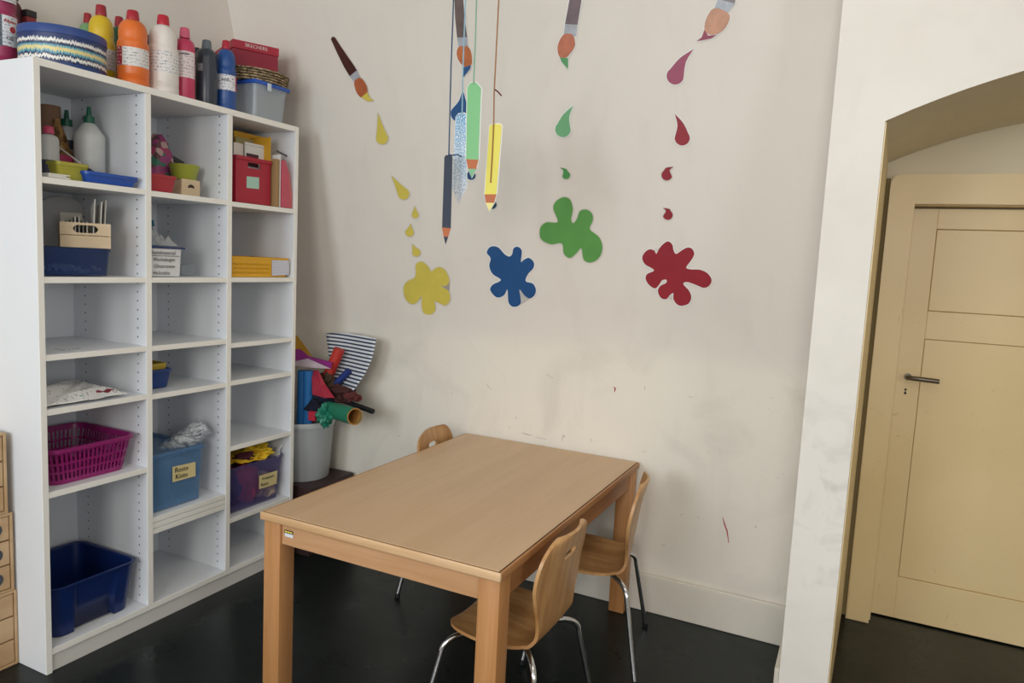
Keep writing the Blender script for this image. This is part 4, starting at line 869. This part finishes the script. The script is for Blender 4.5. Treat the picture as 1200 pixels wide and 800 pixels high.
solo(b, 'floral_bag', 'colourful flower-patterned bag in the corner behind the red tray', 'bag', floral_mat(), pc, smooth=25)
p1, p2 = Vector((-2.55, col_y(193, -2.55, 1.70), 0)), Vector((-2.50, col_y(214, -2.50, 1.68), 0)); p1.z = row_z(176, p1.x, p1.y); p2.z = row_z(190, p2.x, p2.y)
b = B(); b.slab([p1, p1 + Vector((0, .004, -.022)), p2 + Vector((0, 0, -.012)), p2 + Vector((0, .012, .0))], (-.012, 0, 0)); solo(b, 'wedge_ruler', 'dark grey flat tool leaning behind the olive bowl', 'tool', mat('dark_grey_tool', '#4a4f4d', .5), p2)

# --- column 2, second compartment
B1 = 1.286; ya = 1.742; yb = col_y(213, -2.285, B1 + .05); zr = row_z(290, -2.283, yb)
t = thing('craft_tub', 'white tub with handwritten German list and blue rim, middle column', 'tub', (-2.36, (ya + yb) / 2, B1))
b = B(); b.tub((-2.44, ya), (-2.283, yb), B1 + .001, zr - .007, .96, .003, .001, .010); b.done('tub_body', mat('white_plastic', '#dcdde0', .4), t, smooth=40)
b = B(); b.box((-2.445, ya, zr - .0065), (-2.276, yb + .010, zr), .002, 2); b.done('tub_rim', mat('navy_rim', '#26346a', .4), t)
def fr_(yc, zc, x_=-2.2805): return lambda u, v: Vector((x_ + (.006 if False else 0) - (.0 * v), yc + u, zc + v))
hT = zr - .008 - B1; ym = (ya + yb) / 2
INK = mat('black_marker', '#17171a', .7)
for s_, fz, sz, x0_ in (('Bastelmaterial', .86, .0195, .006), ('· Wackelaugen', .62, .0185, .006), ('Glitzersteine', .38, .0185, .018), ('Holzstäbe', .14, .0190, .014)):
    hl = max(v[0] for v in text_geo(s_, .1)[0]) * sz * .92
    b = B(); lettering(b, s_, sz, fr_(ya + x0_ + hl, B1 + hT * fz), 0, .1, .92); b.done('handwriting', INK, t, fix=False)
b = B(); b.box((-2.2812, ya + .004, B1 + hT * .745), (-2.2802, yb - .012, B1 + hT * .76)); b.done('underline', INK, t)
b = B(); b.grid(lambda u, v: Vector((-2.44 + .145 * u, ya + .002 + (yb - ya) * v, zr + .004 + (math.sin(PI * min(1, max(0, u))) ** .6) * (math.sin(PI * v) ** .6) * (.045 + .016 * math.sin(9 * u + 7 * v) + .012 * math.sin(23 * v - 11 * u) + .008 * math.sin(31 * u + 17 * v)))), 26, 26); 
solo(b, 'plastic_bag', 'clear crinkled plastic bag lying on the white handwritten tub', 'bag', mat('clear_crinkle', '#d5d8da', .12, alpha=.42), Vector((-2.36, ym, zr)), smooth=30)
p1 = Vector((-2.59, 1.745, 0)); b = B(); zt_ = row_z(252, -2.59, 1.75); b.slab([(-2.59, 1.742, B1 + .001), (-2.59, col_y(190, -2.59, 1.33), B1 + .001), (-2.59, col_y(180, -2.59, zt_), zt_), (-2.59, 1.742, zt_)], (-.003, 0, 0)); solo(b, 'teal_folder', 'teal card folder standing at the back of the middle column', 'folder', mat('teal_card', '#2f6f8a', .6), Vector((-2.59, 1.75, B1)))
ya_ = col_y(213, -2.36, B1 + .01); yb_ = col_y(228, -2.36, B1 + .01); ya_ = max(ya_, yb + .012); b = B(); b.tub((-2.44, ya_), (-2.36, yb_), B1 + .001, row_z(310.5, -2.36, yb_), .98, .0015, .001, .004); solo(b, 'clear_box', 'small clear plastic box beside the handwritten white tub', 'box', mat('clear_plastic', '#aab4b8', .15, alpha=.35), Vector((-2.4, ya_, B1)), smooth=40)

# --- column 2: stacked trays
D1 = .867; ya = 1.745; yb = col_y(201.5, -2.33, D1 + .04); zr = row_z(431, -2.33, yb)
for k, (label, m_, dz) in enumerate((('dark blue plastic tray, lower one of two stacked in the middle column', mat('deep_blue_plastic', '#173a78', .4), 0), ('yellow plastic tray nested above the dark blue tray', mat('dull_yellow_plastic', '#c2a83a', .4), .019))):
    b = B(); b.tub((-2.52, ya + .002 * k), (-2.33 - .022 * k, yb - .002 * k), D1 + .001 + (zr - D1) * .30 * k, zr + dz, .88 if not k else .93, .003, .004 if not k else .001, .012); 
    solo(b, 'plastic_tray', label, 'tray', m_, Vector((-2.42, ya, D1)), smooth=40)

# --- column 2: box of leftovers
G1 = .408; ya = 1.746; yb = col_y(238.5, -2.295, G1 + .06); zr = row_z(519.5, -2.29, yb)
t = thing('storage_box', 'translucent blue box labelled in handwriting holding clear plastic wrap', 'storage box', (-2.43, (ya + yb) / 2, G1))
BLT = mat('sky_blue_translucent', '#6690bb', .25, alpha=.55)
b = B(); b.tub((-2.60, ya), (-2.292, yb), G1 + .001, zr, .94, .0025, .002, .018); b.done('box_body', BLT, t, smooth=40)
b = B(); b.tub((-2.603, ya - .001), (-2.289, yb + .006), zr - .016, zr - .012, .999, .0025, .006, .018, rimh=.003); b.done('box_rim_rib', BLT, t, smooth=40)
pts = [(202, 547), (229, 541), (229, 557.5), (202, 565)]; P4 = [on_x(x, y, -2.2905) for x, y in pts]; b = B(); b.slab(P4, (.0006, 0, 0)); lb = b.done('paper_label', mat('cream_label', '#dccb94', .7), t)
def quadmap(P4):
    tl_, tr_, br_, bl_ = P4
    w_ = (tr_ - tl_).length; h_ = (tl_ - bl_).length
    def fn(u, v):   # u,v in metres from centre
        a = u / w_ + .5; c = .5 - v / h_; return (tl_ * (1 - a) + tr_ * a) * (1 - c) + (bl_ * (1 - a) + br_ * a) * c + Vector((.0011, 0, 0))
    return fn, w_, h_
fn_, w_, h_ = quadmap(P4)
for s_, dy in (('Reste', .22), ('Kiste', -.22)):
    b = B(); lettering(b, s_, h_ * .46, lambda u, v, dy=dy: fn_(u - w_ * .12, v + h_ * dy), .0007, .1); b.done('handwriting', INK, lb, off=OFF[lb.name], fix=False)
CLRN = NT('clear_wrap', .15); fv = CLRN.noise(26, CLRN.scale((1, 1, 3)), 5, 1.5); CLRN.put(CLRN.rng(fv, .40, .62, .06, .60), CLRN.b.inputs['Alpha']); CLR = CLRN.out(CLRN.mix(CLRN.rng(fv, .4, .6), hexc('#b9c6cf'), hexc('#e6eaec'))); CLRN.bump(fv, .8, .01)
pA = on_x(186, 538, -2.42); pB = on_x(241, 499, -2.315); pB.y = min(pB.y, 2.03); b = B()
for rr_ in (.042, .036, .030, .023, .015): 
    q = B(); q.tube([pA.lerp(pB, k / 10) for k in range(11)], rr_, 22, close=False)
    rs = random.Random(int(rr_ * 1000))
    for v in q.bm.verts: v.co += Vector((rs.uniform(-1, 1), rs.uniform(-1, 1), rs.uniform(-1, 1))) * .0025
    b.merge(q.bm)
solo(b, 'plastic_wrap_roll', 'roll of clear plastic wrap sticking out of the labelled blue box', 'plastic wrap', CLR, pA, smooth=60)
b = B(); q0 = on_x(180, 500, -2.40); b.grid(lambda u, v: Vector((-2.36 - .12 * u, 1.750 + .03 * abs(math.sin(7 * v + 3 * u)) + .02 * u, G1 + .10 + (q0.z - G1 - .08) * v)), 10, 16); solo(b, 'plastic_film', 'loose clear plastic film standing at the left of the blue box', 'plastic film', CLR, q0, smooth=30)
b = B(); b.grid(crumple(-2.56, -2.31, ya + .02, yb - .02, zr - .07, .05, seed=15), 16, 16); solo(b, 'plastic_offcuts', 'crumpled clear offcuts lying inside the labelled blue box', 'plastic offcuts', mat('pale_wrap', '#a9b8c6', .2, alpha=.6), Vector((-2.43, 1.9, zr - .05)), smooth=30)

# --- column 3, top compartment
A2 = 1.584; xf = -2.30
ya = col_y(276, xf, A2 + .1); yb = col_y(317, xf, A2 + .1); zr = row_z(181.5, xf, ya + .01); xb = -2.50
t = thing('filing_box', 'red plastic box with a pale green label holding yellow folders', 'box', (-2.4, (ya + yb) / 2, A2)); RD = mat('crimson_plastic', '#a81c34', .4)
ym = (ya + yb) / 2 + .004; b = B(); sw, z0_, z1_ = .034, zr - .042, zr - .020
b.box((xf - .004, ya, A2 + .001), (xf, yb, z0_)); b.box((xf - .004, ya, z0_), (xf, ym - sw, z1_)); b.box((xf - .004, ym + sw, z0_), (xf, yb, z1_)); b.box((xf - .004, ya, z1_), (xf, yb, zr))
b.box((xb, ya, A2 + .001), (xf - .004, ya + .004, zr)); b.box((xb, yb - .004, A2 + .001), (xf - .004, yb, zr)); b.box((xb, ya + .004, A2 + .001), (xb + .004, yb - .004, zr)); b.box((xb, ya, A2 + .0005), (xf, yb, A2 + .004)); b.done('box_body', RD, t)
b = B(); b.box((xf + .0003, ya - .002, zr - .014), (xf + .005, yb + .003, zr + .001), .0015, 1); b.box((xb, yb + .0003, zr - .014), (xf, yb + .004, zr + .001), .001, 1); b.done('box_rim', RD, t)
P4 = [on_x(x, y, xf + .0002) for x, y in ((289, 206.5), (303.5, 208), (303.5, 221.5), (289, 220))]; b = B(); b.slab(P4, (.0006, 0, 0)); b.done('paper_label', mat('mint_label', '#a9cfc0', .6), t)
def leaf(name, label, cat, x, px0, px1, pyt, col, th=.003, zb=None, tilt=0.0, m=None):
    zb = zb or A2 + .006; y_0 = col_y(px0, x, zr); y_1 = col_y(px1, x, zr); y_0 = max(y_0, 2.096); zt = min(row_z(pyt, x, (y_0 + y_1) / 2), 1.905)
    b = B(); b.slab([(x, y_0, zb), (x, y_1, zb), (x + tilt, y_1, zt), (x + tilt, y_0, zt)], (-th, 0, 0)); return solo(b, name, label, cat, m or mat('card_' + col[1:], col, .6), Vector((x, (y_0 + y_1) / 2, zb)))
YF = '#d9a52c'
leaf('folder', 'tall yellow folder at the back of the red box', 'folder', -2.425, 274, 319, 158, YF, zb=A2 + .006)
leaf('folder', 'grey-edged folder just in front of the tall yellow folder', 'folder', -2.405, 276, 314, 164, '#b3a878')
leaf('notebook', 'spiral-bound white notebook with dark picture in the red box', 'notebook', -2.345, 287, 310, 168.5, '#dcdcda', .005)
y_0, y_1 = col_y(289, -2.343, zr), col_y(303, -2.343, zr); b = B(); b.box((-2.3445, y_0, zr - .03), (-2.3435, y_1, row_z(179, -2.343, y_0))); nb = bpy.data.objects['notebook']; b.done('cover_picture', mat('dark_picture', '#4a2430', .6), nb)
b = B(); zt_ = row_z(169.5, -2.344, (y_0 + y_1) / 2)
for k in range(10): yy = col_y(288.5, -2.344, zr) + k * (col_y(309, -2.344, zr) - col_y(288.5, -2.344, zr)) / 9; b.box((-2.3448, yy - .001, zt_ - .006), (-2.3438, yy + .001, zt_ - .003))
b.done('spiral_holes', DARKPL, nb)
for k in range(3): leaf('index_card', 'white index card at the left side of the red box', 'card', -2.325 - .012 * k, 274 + 1.5 * k, 281 + 2 * k, 167 + k * .5, '#d9cfc6', .003).__setitem__('group', 'index cards in the red box')
def upright(name, label, cat, y, x0, x1, z0, z1, col, th=.003, m=None, lean=0.0):
    b = B(); b.slab([(x0, y, z0), (x1, y, z0), (x1, y + lean, z1), (x0, y + lean, z1)], (0, th, 0)); return solo(b, name, label, cat, m or mat('card_' + col[1:], col, .6), Vector(((x0 + x1) / 2, y, z0)))
y_ = yb + .0055; upright('folder', 'narrow yellow folder standing between red box and brown bag', 'folder', y_, -2.50, -2.31, A2 + .001, row_z(161, -2.34, y_), YF, .004)
y_ = yb + .010; b = B(); b.box((-2.50, y_, A2 + .001), (-2.276, y_ + .018, row_z(186, -2.3, y_)), .003, 2); solo(b, 'paper_bag', 'brown paper bag standing right of the red box', 'bag', mat('kraft_paper', '#a08258', .8), Vector((-2.4, y_, A2)))
y_ = yb + .029; upright('divider_card', 'thin white divider card right of the brown paper bag', 'card', y_, -2.52, -2.274, A2 + .001, row_z(181, -2.275, y_), '#dcdcda', .003)
zt_ = row_z(187, -2.28, y_ + .01)
for k, (dy, m_, lb_) in enumerate(((.007, mat('pink_translucent', '#c9586a', .3, alpha=.93), 'pink plastic sleeve leaning next to the white divider card'), (.032, mat('salmon_translucent', '#cf7272', .3, alpha=.93), 'salmon pink plastic sleeve against the right side panel'))):
    b = B(); y0_ = y_ + dy
    pr_ = [(y0_, A2 + .001), (y0_ + .020, A2 + .001), (2.4345 - .010 * (1 - k), A2 + .001), (2.4345 - .018 * (1 - k), A2 + .05), (y0_ + .026, zt_ - .03 - .02 * k), (y0_ + .012, zt_ - .02 * k), (y0_, zt_ - .004 - .02 * k)]
    if k: pr_ = [(2.4265, A2 + .001), (2.4360, A2 + .001), (2.4360, A2 + .06), (y0_ + .020, zt_ - .05), (y0_ + .008, zt_ - .03), (y0_ + .004, zt_ - .045), (2.420, A2 + .07)]
    b.slab([(-2.266 - .006 * k, y, z) for y, z in pr_], (-.20, 0, 0)); solo(b, 'plastic_sleeve', lb_, 'sleeve', m_, Vector((-2.38, y0_, A2)), smooth=30)
p1 = on_x(324, 176.5, -2.33); p2 = on_x(337, 183, -2.30); p2.y = min(p2.y, 2.43); b = B(); b.tube([p1, p2], .0038, 8); solo(b, 'metal_rod', 'thin grey metal rail lying across the tops of the pink sleeves', 'rail', mat('grey_metal', '#6a7078', .35, .8), p1, smooth=40)
# --- column 3: yellow basket
B2 = 1.287; ya = 2.102; yb = 2.431; zr = row_z(301, -2.275, 2.2); YB_ = mat('sunny_yellow_plastic', '#e0a826', .4)
t = thing('plastic_basket', 'flat yellow perforated basket in the right column', 'basket', (-2.40, 2.26, B2))
slot_basket(t, (-2.52, ya + .002), (-2.277, yb - .003), B2 + .001, zr, YB_, .95, [(0, .15, 0), (.15, .27, 1), (.27, .36, 0), (.36, .48, 1), (.48, .57, 0), (.57, .69, 1), (.69, 1, 0)], n=220, duty=(1, 1), rad=.012, rim=.003, rimh=.007, skip=lambda s_: .18 < s_ < .27)
P4 = [on_x(x, y, -2.2752) for x, y in ((318.5, 304.5), (344, 305.5), (344, 322), (318.5, 323))]; P4 = [Vector((p.x, min(p.y, 2.4262), min(max(p.z, B2 + .006), zr - .008))) for p in P4]; b = B(); b.slab(P4, (.0008, 0, 0)); b.done('paper_label', label_mat('lab_pale_blue', '#cfd0dc', '#aeb6cc'), t)
# --- column 3: purple box
F2 = .295; xf = -2.285; ya = col_y(284, xf, F2); yb = col_y(331, xf, F2 + .02); ya = max(ya, 2.110); zr = row_z(537, xf, (ya + yb) / 2 + .02)
yb = min(yb + .015, 2.425); PUR = mat('purple_translucent_plastic', '#5f5690', .25, alpha=.34)
t = thing('storage_box', 'purple translucent box with a handwritten label stuffed with felt scraps', 'storage box', (-2.42, (ya + yb) / 2, F2))
ya0 = 2.100; b = B(); b.tub((-2.60, ya0), (xf, yb), F2 + .001, zr, .90, .0025, .004, .022, rimh=.012); b.done('box_body', PUR, t, smooth=40)
P4 = [on_x(x, y, xf + .0008) for x, y in ((303.5, 557.5), (325, 551), (324, 566.5), (303.5, 573))]; b = B(); b.slab(P4, (.0006, 0, 0)); lb = b.done('paper_label', mat('cream_label', '#dccb94', .7), t); fn_, w_, h_ = quadmap(P4)
for s_, dy, sz in (('Krepppapier', .20, .25), ('Reste', -.24, .34)):
    b = B(); lettering(b, s_, h_ * sz, lambda u, v, dy=dy: fn_(u - (0 if dy > 0 else w_ * .2), v + h_ * dy), .0006, .1); b.done('handwriting', INK, lb, off=OFF[lb.name], fix=False)
def lump(name, label, cat, c, s, col, seed, rough=.85, amp=.35, m=None, lim=None):
    rr = random.Random(seed); t_ = bmesh.new(); bmesh.ops.create_icosphere(t_, subdivisions=4, radius=1)
    ph = [(Vector((rr.uniform(-1, 1), rr.uniform(-1, 1), rr.uniform(-1, 1))).normalized() * rr.uniform(2, 7), rr.uniform(0, 6)) for _ in range(8)]
    for v in t_.verts:
        d = v.co.copy(); f = 1 + amp * sum(abs(math.sin(d.dot(q) + p_)) - .6 for q, p_ in ph) / 3
        v.co = Vector(c) + Vector((d.x * s[0] * f, d.y * s[1] * f, d.z * s[2] * f))
        if lim: v.co = Vector((min(max(v.co.x, lim[0]), lim[1]), min(max(v.co.y, lim[2]), lim[3]), max(v.co.z, lim[4])))
    b = B(); b.merge(t_); return solo(b, name, label, cat, m or mat('cloth_' + col[1:], col, rough), Vector(c), smooth=40)
lim = (-2.57, xf - .012, ya0 + .012, yb - .012, F2 + .012); zc = F2 + (zr - F2) * .45; y_ = lambda f: ya0 + (yb - ya0) * f
lump('felt_scrap', 'dark blue felt at the left inside the purple box', 'felt scrap', (-2.42, y_(.2), zc), (.11, .06, .09), '#1c2c66', 1, lim=lim)
lump('felt_scrap', 'red felt bundle in the middle of the purple box', 'felt scrap', (-2.38, y_(.48), zc), (.085, .07, .085), '#b03448', 2, lim=lim)
lump('felt_scrap', 'pale beige felt low at the right of the purple box', 'felt scrap', (-2.36, y_(.78), zc - .03), (.07, .05, .06), '#b9a48c', 3, lim=lim)
lump('felt_scrap', 'yellow felt scraps on top in the purple box', 'felt scrap', (-2.40, y_(.38), zr + .008), (.10, .11, .016), '#e0b822', 4, amp=.8, lim=(-2.59, xf - .006, ya0 + .01, yb, zr - .03))
lump('felt_scrap', 'bright yellow fringed tuft poking up at the right of the box', 'felt scrap', (-2.36, y_(.70), zr + .020), (.06, .055, .022), '#e8c42c', 5, amp=1.0, lim=(-2.59, xf - .006, ya0, yb, zr - .03))
lump('felt_scrap', 'dark wine red piece lying on the yellow felt', 'felt scrap', (-2.325, y_(.40), zr + .020), (.028, .045, .016), '#4a1424', 6, amp=.8)
b = B(); q0 = on_x(326, 534, -2.31); q1 = on_x(338, 512, -2.30); 
b.grid(lambda u, v: Vector((-2.30 - .10 * u, min(q0.y - .01 + (q1.y - q0.y + .01) * v + .02 * (u - .3) + .008 * math.sin(12 * v + 5 * u), 2.433), zr - .02 + (q1.z - zr + .03) * v + .006 * math.sin(9 * u))), 10, 12); q = solo(b, 'plastic_film', 'whitish crinkled film rising at the right corner of the purple box', 'plastic film', mat('whitish_film', '#dfe1e2', .3, alpha=.7), q0, smooth=25); s = q.modifiers.new('s', 'SOLIDIFY'); s.thickness = .001

# ================================================================== CORNER: BOX, BUCKET, ROLLS
b = B(); b.box((-2.655, 2.500, .001), (-2.200, WY - .020, .325), .003, 2); solo(b, 'wooden_chest', 'low dark brown wooden chest in the corner under the grey bucket', 'chest', BROWNBOX, Vector((-2.43, 2.66, 0)))
bc = Vector((-2.390, 2.648, .326)); rb_ = .154; hb = .282
t = thing('bucket', 'tall pale grey plastic bucket crammed with paper rolls beside the shelf', 'bucket', bc, local=True)
b = B(); b.lathe([(0, 0), (rb_ * .86, 0), (rb_ * .87, .004), (rb_, hb - .022), (rb_ * .98, hb - .022), (rb_ * .85, .006), (0, .006)], 56); b.done('bucket_body', mat('grey_bucket', '#a8acae', .45), t, Vector(), smooth=40)
b = B(); b.lathe([(rb_ * .985, hb - .024), (rb_ * 1.03, hb - .024), (rb_ * 1.045, hb - .004), (rb_ * 1.03, hb), (rb_ * .985, hb), (rb_ * .985, hb - .024)], 56); b.done('bucket_rim', mat('grey_bucket_rim', '#b9bcbc', .4), t, Vector(), smooth=40)
zrim = bc.z + hb
def P(px, py, y): return on_y(px, py, y)
def roll(label, a, c, r, col, r2=None, inner=None, name='paper_roll', cat='paper roll', hollow=True, m=None):
    t = thing(name, label, cat, a); d = (c - a).normalized(); mm = m or mat('roll_' + col[1:], col, .6)
    b = B(); b.tube([a.lerp(c, k / 6) for k in range(7)], r, 28, r2 or r, close=not hollow); 
    if hollow:
        b.tube([a.lerp(c, k / 6) for k in range(7)], r * .86, 28, (r2 or r) * .86, close=False)
    b.done('roll_paper', mm, t, smooth=50)
    if hollow:
        b = B(); up = Vector((0, 0, 1)) if abs(d.z) < .9 else Vector((1, 0, 0)); x = d.cross(up).normalized(); y = d.cross(x); n_ = 28
        for e, rr in ((a, r), (c, r2 or r)):
            o_ = [b.bm.verts.new(e + (x * math.cos(2 * PI * k / n_) + y * math.sin(2 * PI * k / n_)) * rr) for k in range(n_)]; i_ = [b.bm.verts.new(e + (x * math.cos(2 * PI * k / n_) + y * math.sin(2 * PI * k / n_)) * rr * .86) for k in range(n_)]
            for k in range(n_): b.face([o_[k], o_[(k + 1) % n_], i_[(k + 1) % n_], i_[k]])
        b.tube([a.lerp(c, .02), a.lerp(c, .98)], r * .84, 28, (r2 or r) * .84, close=False)
        b.done('roll_core', mat('core_' + (inner or col)[1:], inner or col, .7), t, smooth=50)
    return t
inb = lambda dx, dy, z: Vector((bc.x + dx, bc.y + dy, z))
# striped sheet curling against the wall
def stripes_fn(u, v):
    # u across (left to right), v down
    l = Vector((382, 390.5)).lerp(Vector((389, 446)), v); r = Vector((441, 397)).lerp(Vector((411, 462)), v) + Vector((6 * math.sin(PI * v), 0))
    q = l.lerp(r, u) + Vector((0, -3.5 * math.sin(PI * u) * (1 - v)))
    return P(q.x, q.y, 2.745 + .035 * math.cos(PI * (u - .2)) - .05 * v)
b = B(); b.grid(stripes_fn, 14, 16); o = b.done('patterned_paper', stripe_mat(), None, off=Vector(stripes_fn(.3, 1)), smooth=40, fix=False); o.location = stripes_fn(.3, 1); o['label'] = 'navy and white striped paper sheet fanning out of the bucket'; o['category'] = 'patterned paper'; s = o.modifiers.new('s', 'SOLIDIFY'); s.thickness = .0012
def sheet3(name, label, cat, pts, col, th=.0015, m=None):
    b = B(); q = [P(*p) for p in pts]; c = sum(q, Vector()) / len(q); n_ = (q[1] - q[0]).cross(q[2] - q[0]).normalized()
    b.slab(q, n_ * th) if len(q) == 3 else None
    if len(q) > 3:
        vs = [b.bm.verts.new(p) for p in q]; vc = b.bm.verts.new(c); ws = [b.bm.verts.new(p + n_ * th) for p in q]; wc = b.bm.verts.new(c + n_ * th); k_ = len(q)
        for i in range(k_): j = (i + 1) % k_; b.face([vs[i], vs[j], vc]); b.face([ws[j], ws[i], wc]); b.face([vs[i], ws[i], ws[j], vs[j]])
    return solo(b, name, label, cat, m or mat('sheet_' + col[1:], col, .7), c)
sheet3('paper_sheet', 'mustard yellow paper corner showing beside the shelf above the bucket', 'paper', [(344, 390, 2.76), (349, 394, 2.75), (365, 416, 2.70), (344, 425, 2.68)], '#c9962a')
sheet3('paper_sheet', 'magenta purple paper folding over the rim side of the bucket', 'paper', [(346, 409, 2.66), (352, 409, 2.67), (362, 417, 2.68), (370, 419, 2.69), (389, 424, 2.66), (388, 432, 2.62), (368, 424, 2.60), (346, 424, 2.60)], '#8c2480')
sheet3('paper_sheet', 'pale lilac paper below the magenta purple one', 'paper', [(346, 423, 2.585), (361, 420, 2.60), (388, 432, 2.60), (368, 431, 2.575), (346, 428, 2.57)], '#b9a9b4')
sheet3('paper_sheet', 'dark crimson card fanning down toward the bucket rim', 'card', [(365, 434, 2.60), (373, 434, 2.60), (381, 450, 2.60), (392, 466, 2.58), (380, 466, 2.56), (366, 462, 2.56)], '#9a1c34', m=mat('sheet_9a1c34', '#9a1c34', .6))
roll('flat red paper roll standing in front of the striped sheet', inb(-.01, .0, zrim - .12), P(398, 409, 2.70), .026, '#b83026', hollow=False)
roll('short dark blue roll leaning before the striped sheet', inb(.0, .02, zrim + .0), P(409, 434, 2.70), .016, '#1e3478', hollow=False)
for k in range(2):
    px0 = 353.5 + 7 * k; roll(('bright blue paper roll closest to the shelf', 'bright blue paper roll just right of its twin')[k], Vector((P(px0, 492, 2.59).x, 2.59, zrim - .035)), P(px0 + 1.0, 434, 2.59), .0225, '#1f6fb4', hollow=False)
ga, gc = P(384, 479, 2.60), P(416, 488, 2.50); roll('wide green paper roll with an open tan core jutting over the rim', ga, gc, .036, '#1f7a5c', inner='#b07c3c', r2=.038)
roll('thin black roll pointing right above the green roll', P(396, 467, 2.66), P(437, 482, 2.62), .012, '#15161a', hollow=False)
lump('felt_scrap', 'dark reddish brown felt bunched between bucket and striped sheet', 'felt scrap', P(399, 461, 2.66), (.060, .045, .034), '#43201f', 11, amp=.7)
lump('felt_scrap', 'olive brown felt tuft beside the crimson card', 'felt scrap', P(383, 449, 2.67), (.035, .035, .045), '#4c3a28', 12, amp=.7)
lump('felt_scrap', 'near-black navy felt filling the bucket behind the blue rolls', 'felt scrap', P(374, 474, 2.64), (.075, .06, .060), '#12162c', 13, amp=.6)
lump('felt_scrap', 'dark maroon felt end hanging out above the black roll', 'felt scrap', P(414, 465, 2.63), (.032, .025, .018), '#5a2422', 16, amp=.8)
lump('tissue_paper', 'crumpled green tissue paper spilling over the bucket rim', 'tissue paper', P(381, 486, 2.54), (.030, .028, .042), '#1d7860', 14, amp=.9, rough=.4)
q = P(367, 487, 2.52); b = B(); b.box((q.x - .020, q.y - .012, q.z - .022), (q.x + .018, q.y + .012, q.z + .020), .003, 2); solo(b, 'small_box', 'small crimson box at the bucket rim beside the bright blue rolls', 'box', mat('crimson_card', '#b01f38', .5), q)

# ================================================================== DRAWER TOWER at the left
FXX = -2.406; zlev = [0.001, .257, .520, .784]
for u in range(3):
    z0, z1 = zlev[u] + .0006, zlev[u + 1] - .0004; yr = (1.343, 1.336, 1.323)[u]; w_ = .36; yl = yr - w_
    t = thing('drawer_unit', ('pale wooden drawer cabinet with plain fronts, lowest at the left edge', 'wooden drawer cabinet with dark round finger holes, middle of the left stack', 'narrow wooden drawer cabinet, topmost of the stack at the left edge')[u], 'drawer cabinet', ((FXX - 2.68) / 2, (yl + yr) / 2, z0))
    b = B(); xb = -2.675; p_ = .008
    b.box((xb, yr - p_, z0), (FXX, yr, z1), .001, 1); b.box((xb, yl, z0), (FXX, yl + p_, z1), .001, 1); b.box((xb, yl + p_, z1 - p_), (FXX, yr - p_, z1), .001, 1); b.box((xb, yl + p_, z0), (FXX, yr - p_, z0 + p_), .001, 1); b.box((xb, yl + p_, z0 + p_), (xb + .004, yr - p_, z1 - p_)); b.done('cabinet_body', DRAWW, t)
    hh = (z1 - z0 - 2 * p_) / 3
    for r_ in range(3):
        for c_ in range(3):
            cw = (w_ - 2 * p_) / 3; a0 = yr - p_ - cw * (c_ + 1) + .002; a1 = yr - p_ - cw * c_ - .002; zz0 = z0 + p_ + hh * r_ + .002; zz1 = zz0 + hh - .005
            b = B(); b.box((FXX - .14, a0, zz0), (FXX - .004, a1, zz1), .0015, 1); d_ = b.done('drawer', DRAWW, t)
            if u > 0:
                yc = a1 - .042; zc = (zz0 + zz1) / 2; b = B(); tb = B(); tb.lathe([(0, 0), (.019, 0), (.021, .001), (.021, .0016), (0, .0016)], 24); b.merge(tb.bm, Matrix.Translation((FXX - .0042, yc, zc)) @ Matrix.Rotation(PI / 2, 4, 'Y'))
                cc = ('#2d3440', '#27407a', '#1f6a62')[r_] if u == 2 else '#3c4048'; b.done('finger_hole', mat('hole_' + cc[1:], cc, .3), d_, off=OFF[d_.name])


# ================================================================== LIGHT
w = bpy.data.worlds.new('world'); SC.world = w; w.use_nodes = True; w.node_tree.nodes['Background'].inputs[0].default_value = (.75, .85, 1, 1); w.node_tree.nodes['Background'].inputs[1].default_value = 1.0
def area(name, loc, rot, sx, sy, e, col):
    l = bpy.data.lights.new(name, 'AREA'); l.shape = 'RECTANGLE'; l.size = sx; l.size_y = sy; l.energy = e; l.color = col
    o = bpy.data.objects.new(name, l); COL.objects.link(o); o.location = loc; o.rotation_euler = rot; return o
area('daylight_window_left', ((WIN[0][0] + WIN[0][1]) / 2, YB + .02, (wz0 + wz1) / 2), (R(90), 0, 0), 1.2, 1.4, 56, (.86, .94, 1))
area('daylight_window_right', ((WIN[1][0] + WIN[1][1]) / 2, YB + .02, (wz0 + wz1) / 2), (R(90), 0, 0), 1.2, 1.4, 58, (1, .97, .93))
area('daylight_window_side', (XR - .02, (WR[0] + WR[1]) / 2, (WR[2] + WR[3]) / 2), (0, R(90), 0), 1.2, 1.3, 26, (.97, .98, 1))
area('ceiling_lamp', (-0.1, 1.0, H - .05), (0, 0, 0), .7, .7, 9, (1, .92, .80))
SC.view_settings.view_transform = 'Standard'; SC.view_settings.look = 'None'; SC.view_settings.gamma = 1; SC.view_settings.exposure = 0.0
SC.view_settings.use_curve_mapping = False
SC.cycles.max_bounces = 8; SC.cycles.diffuse_bounces = 5
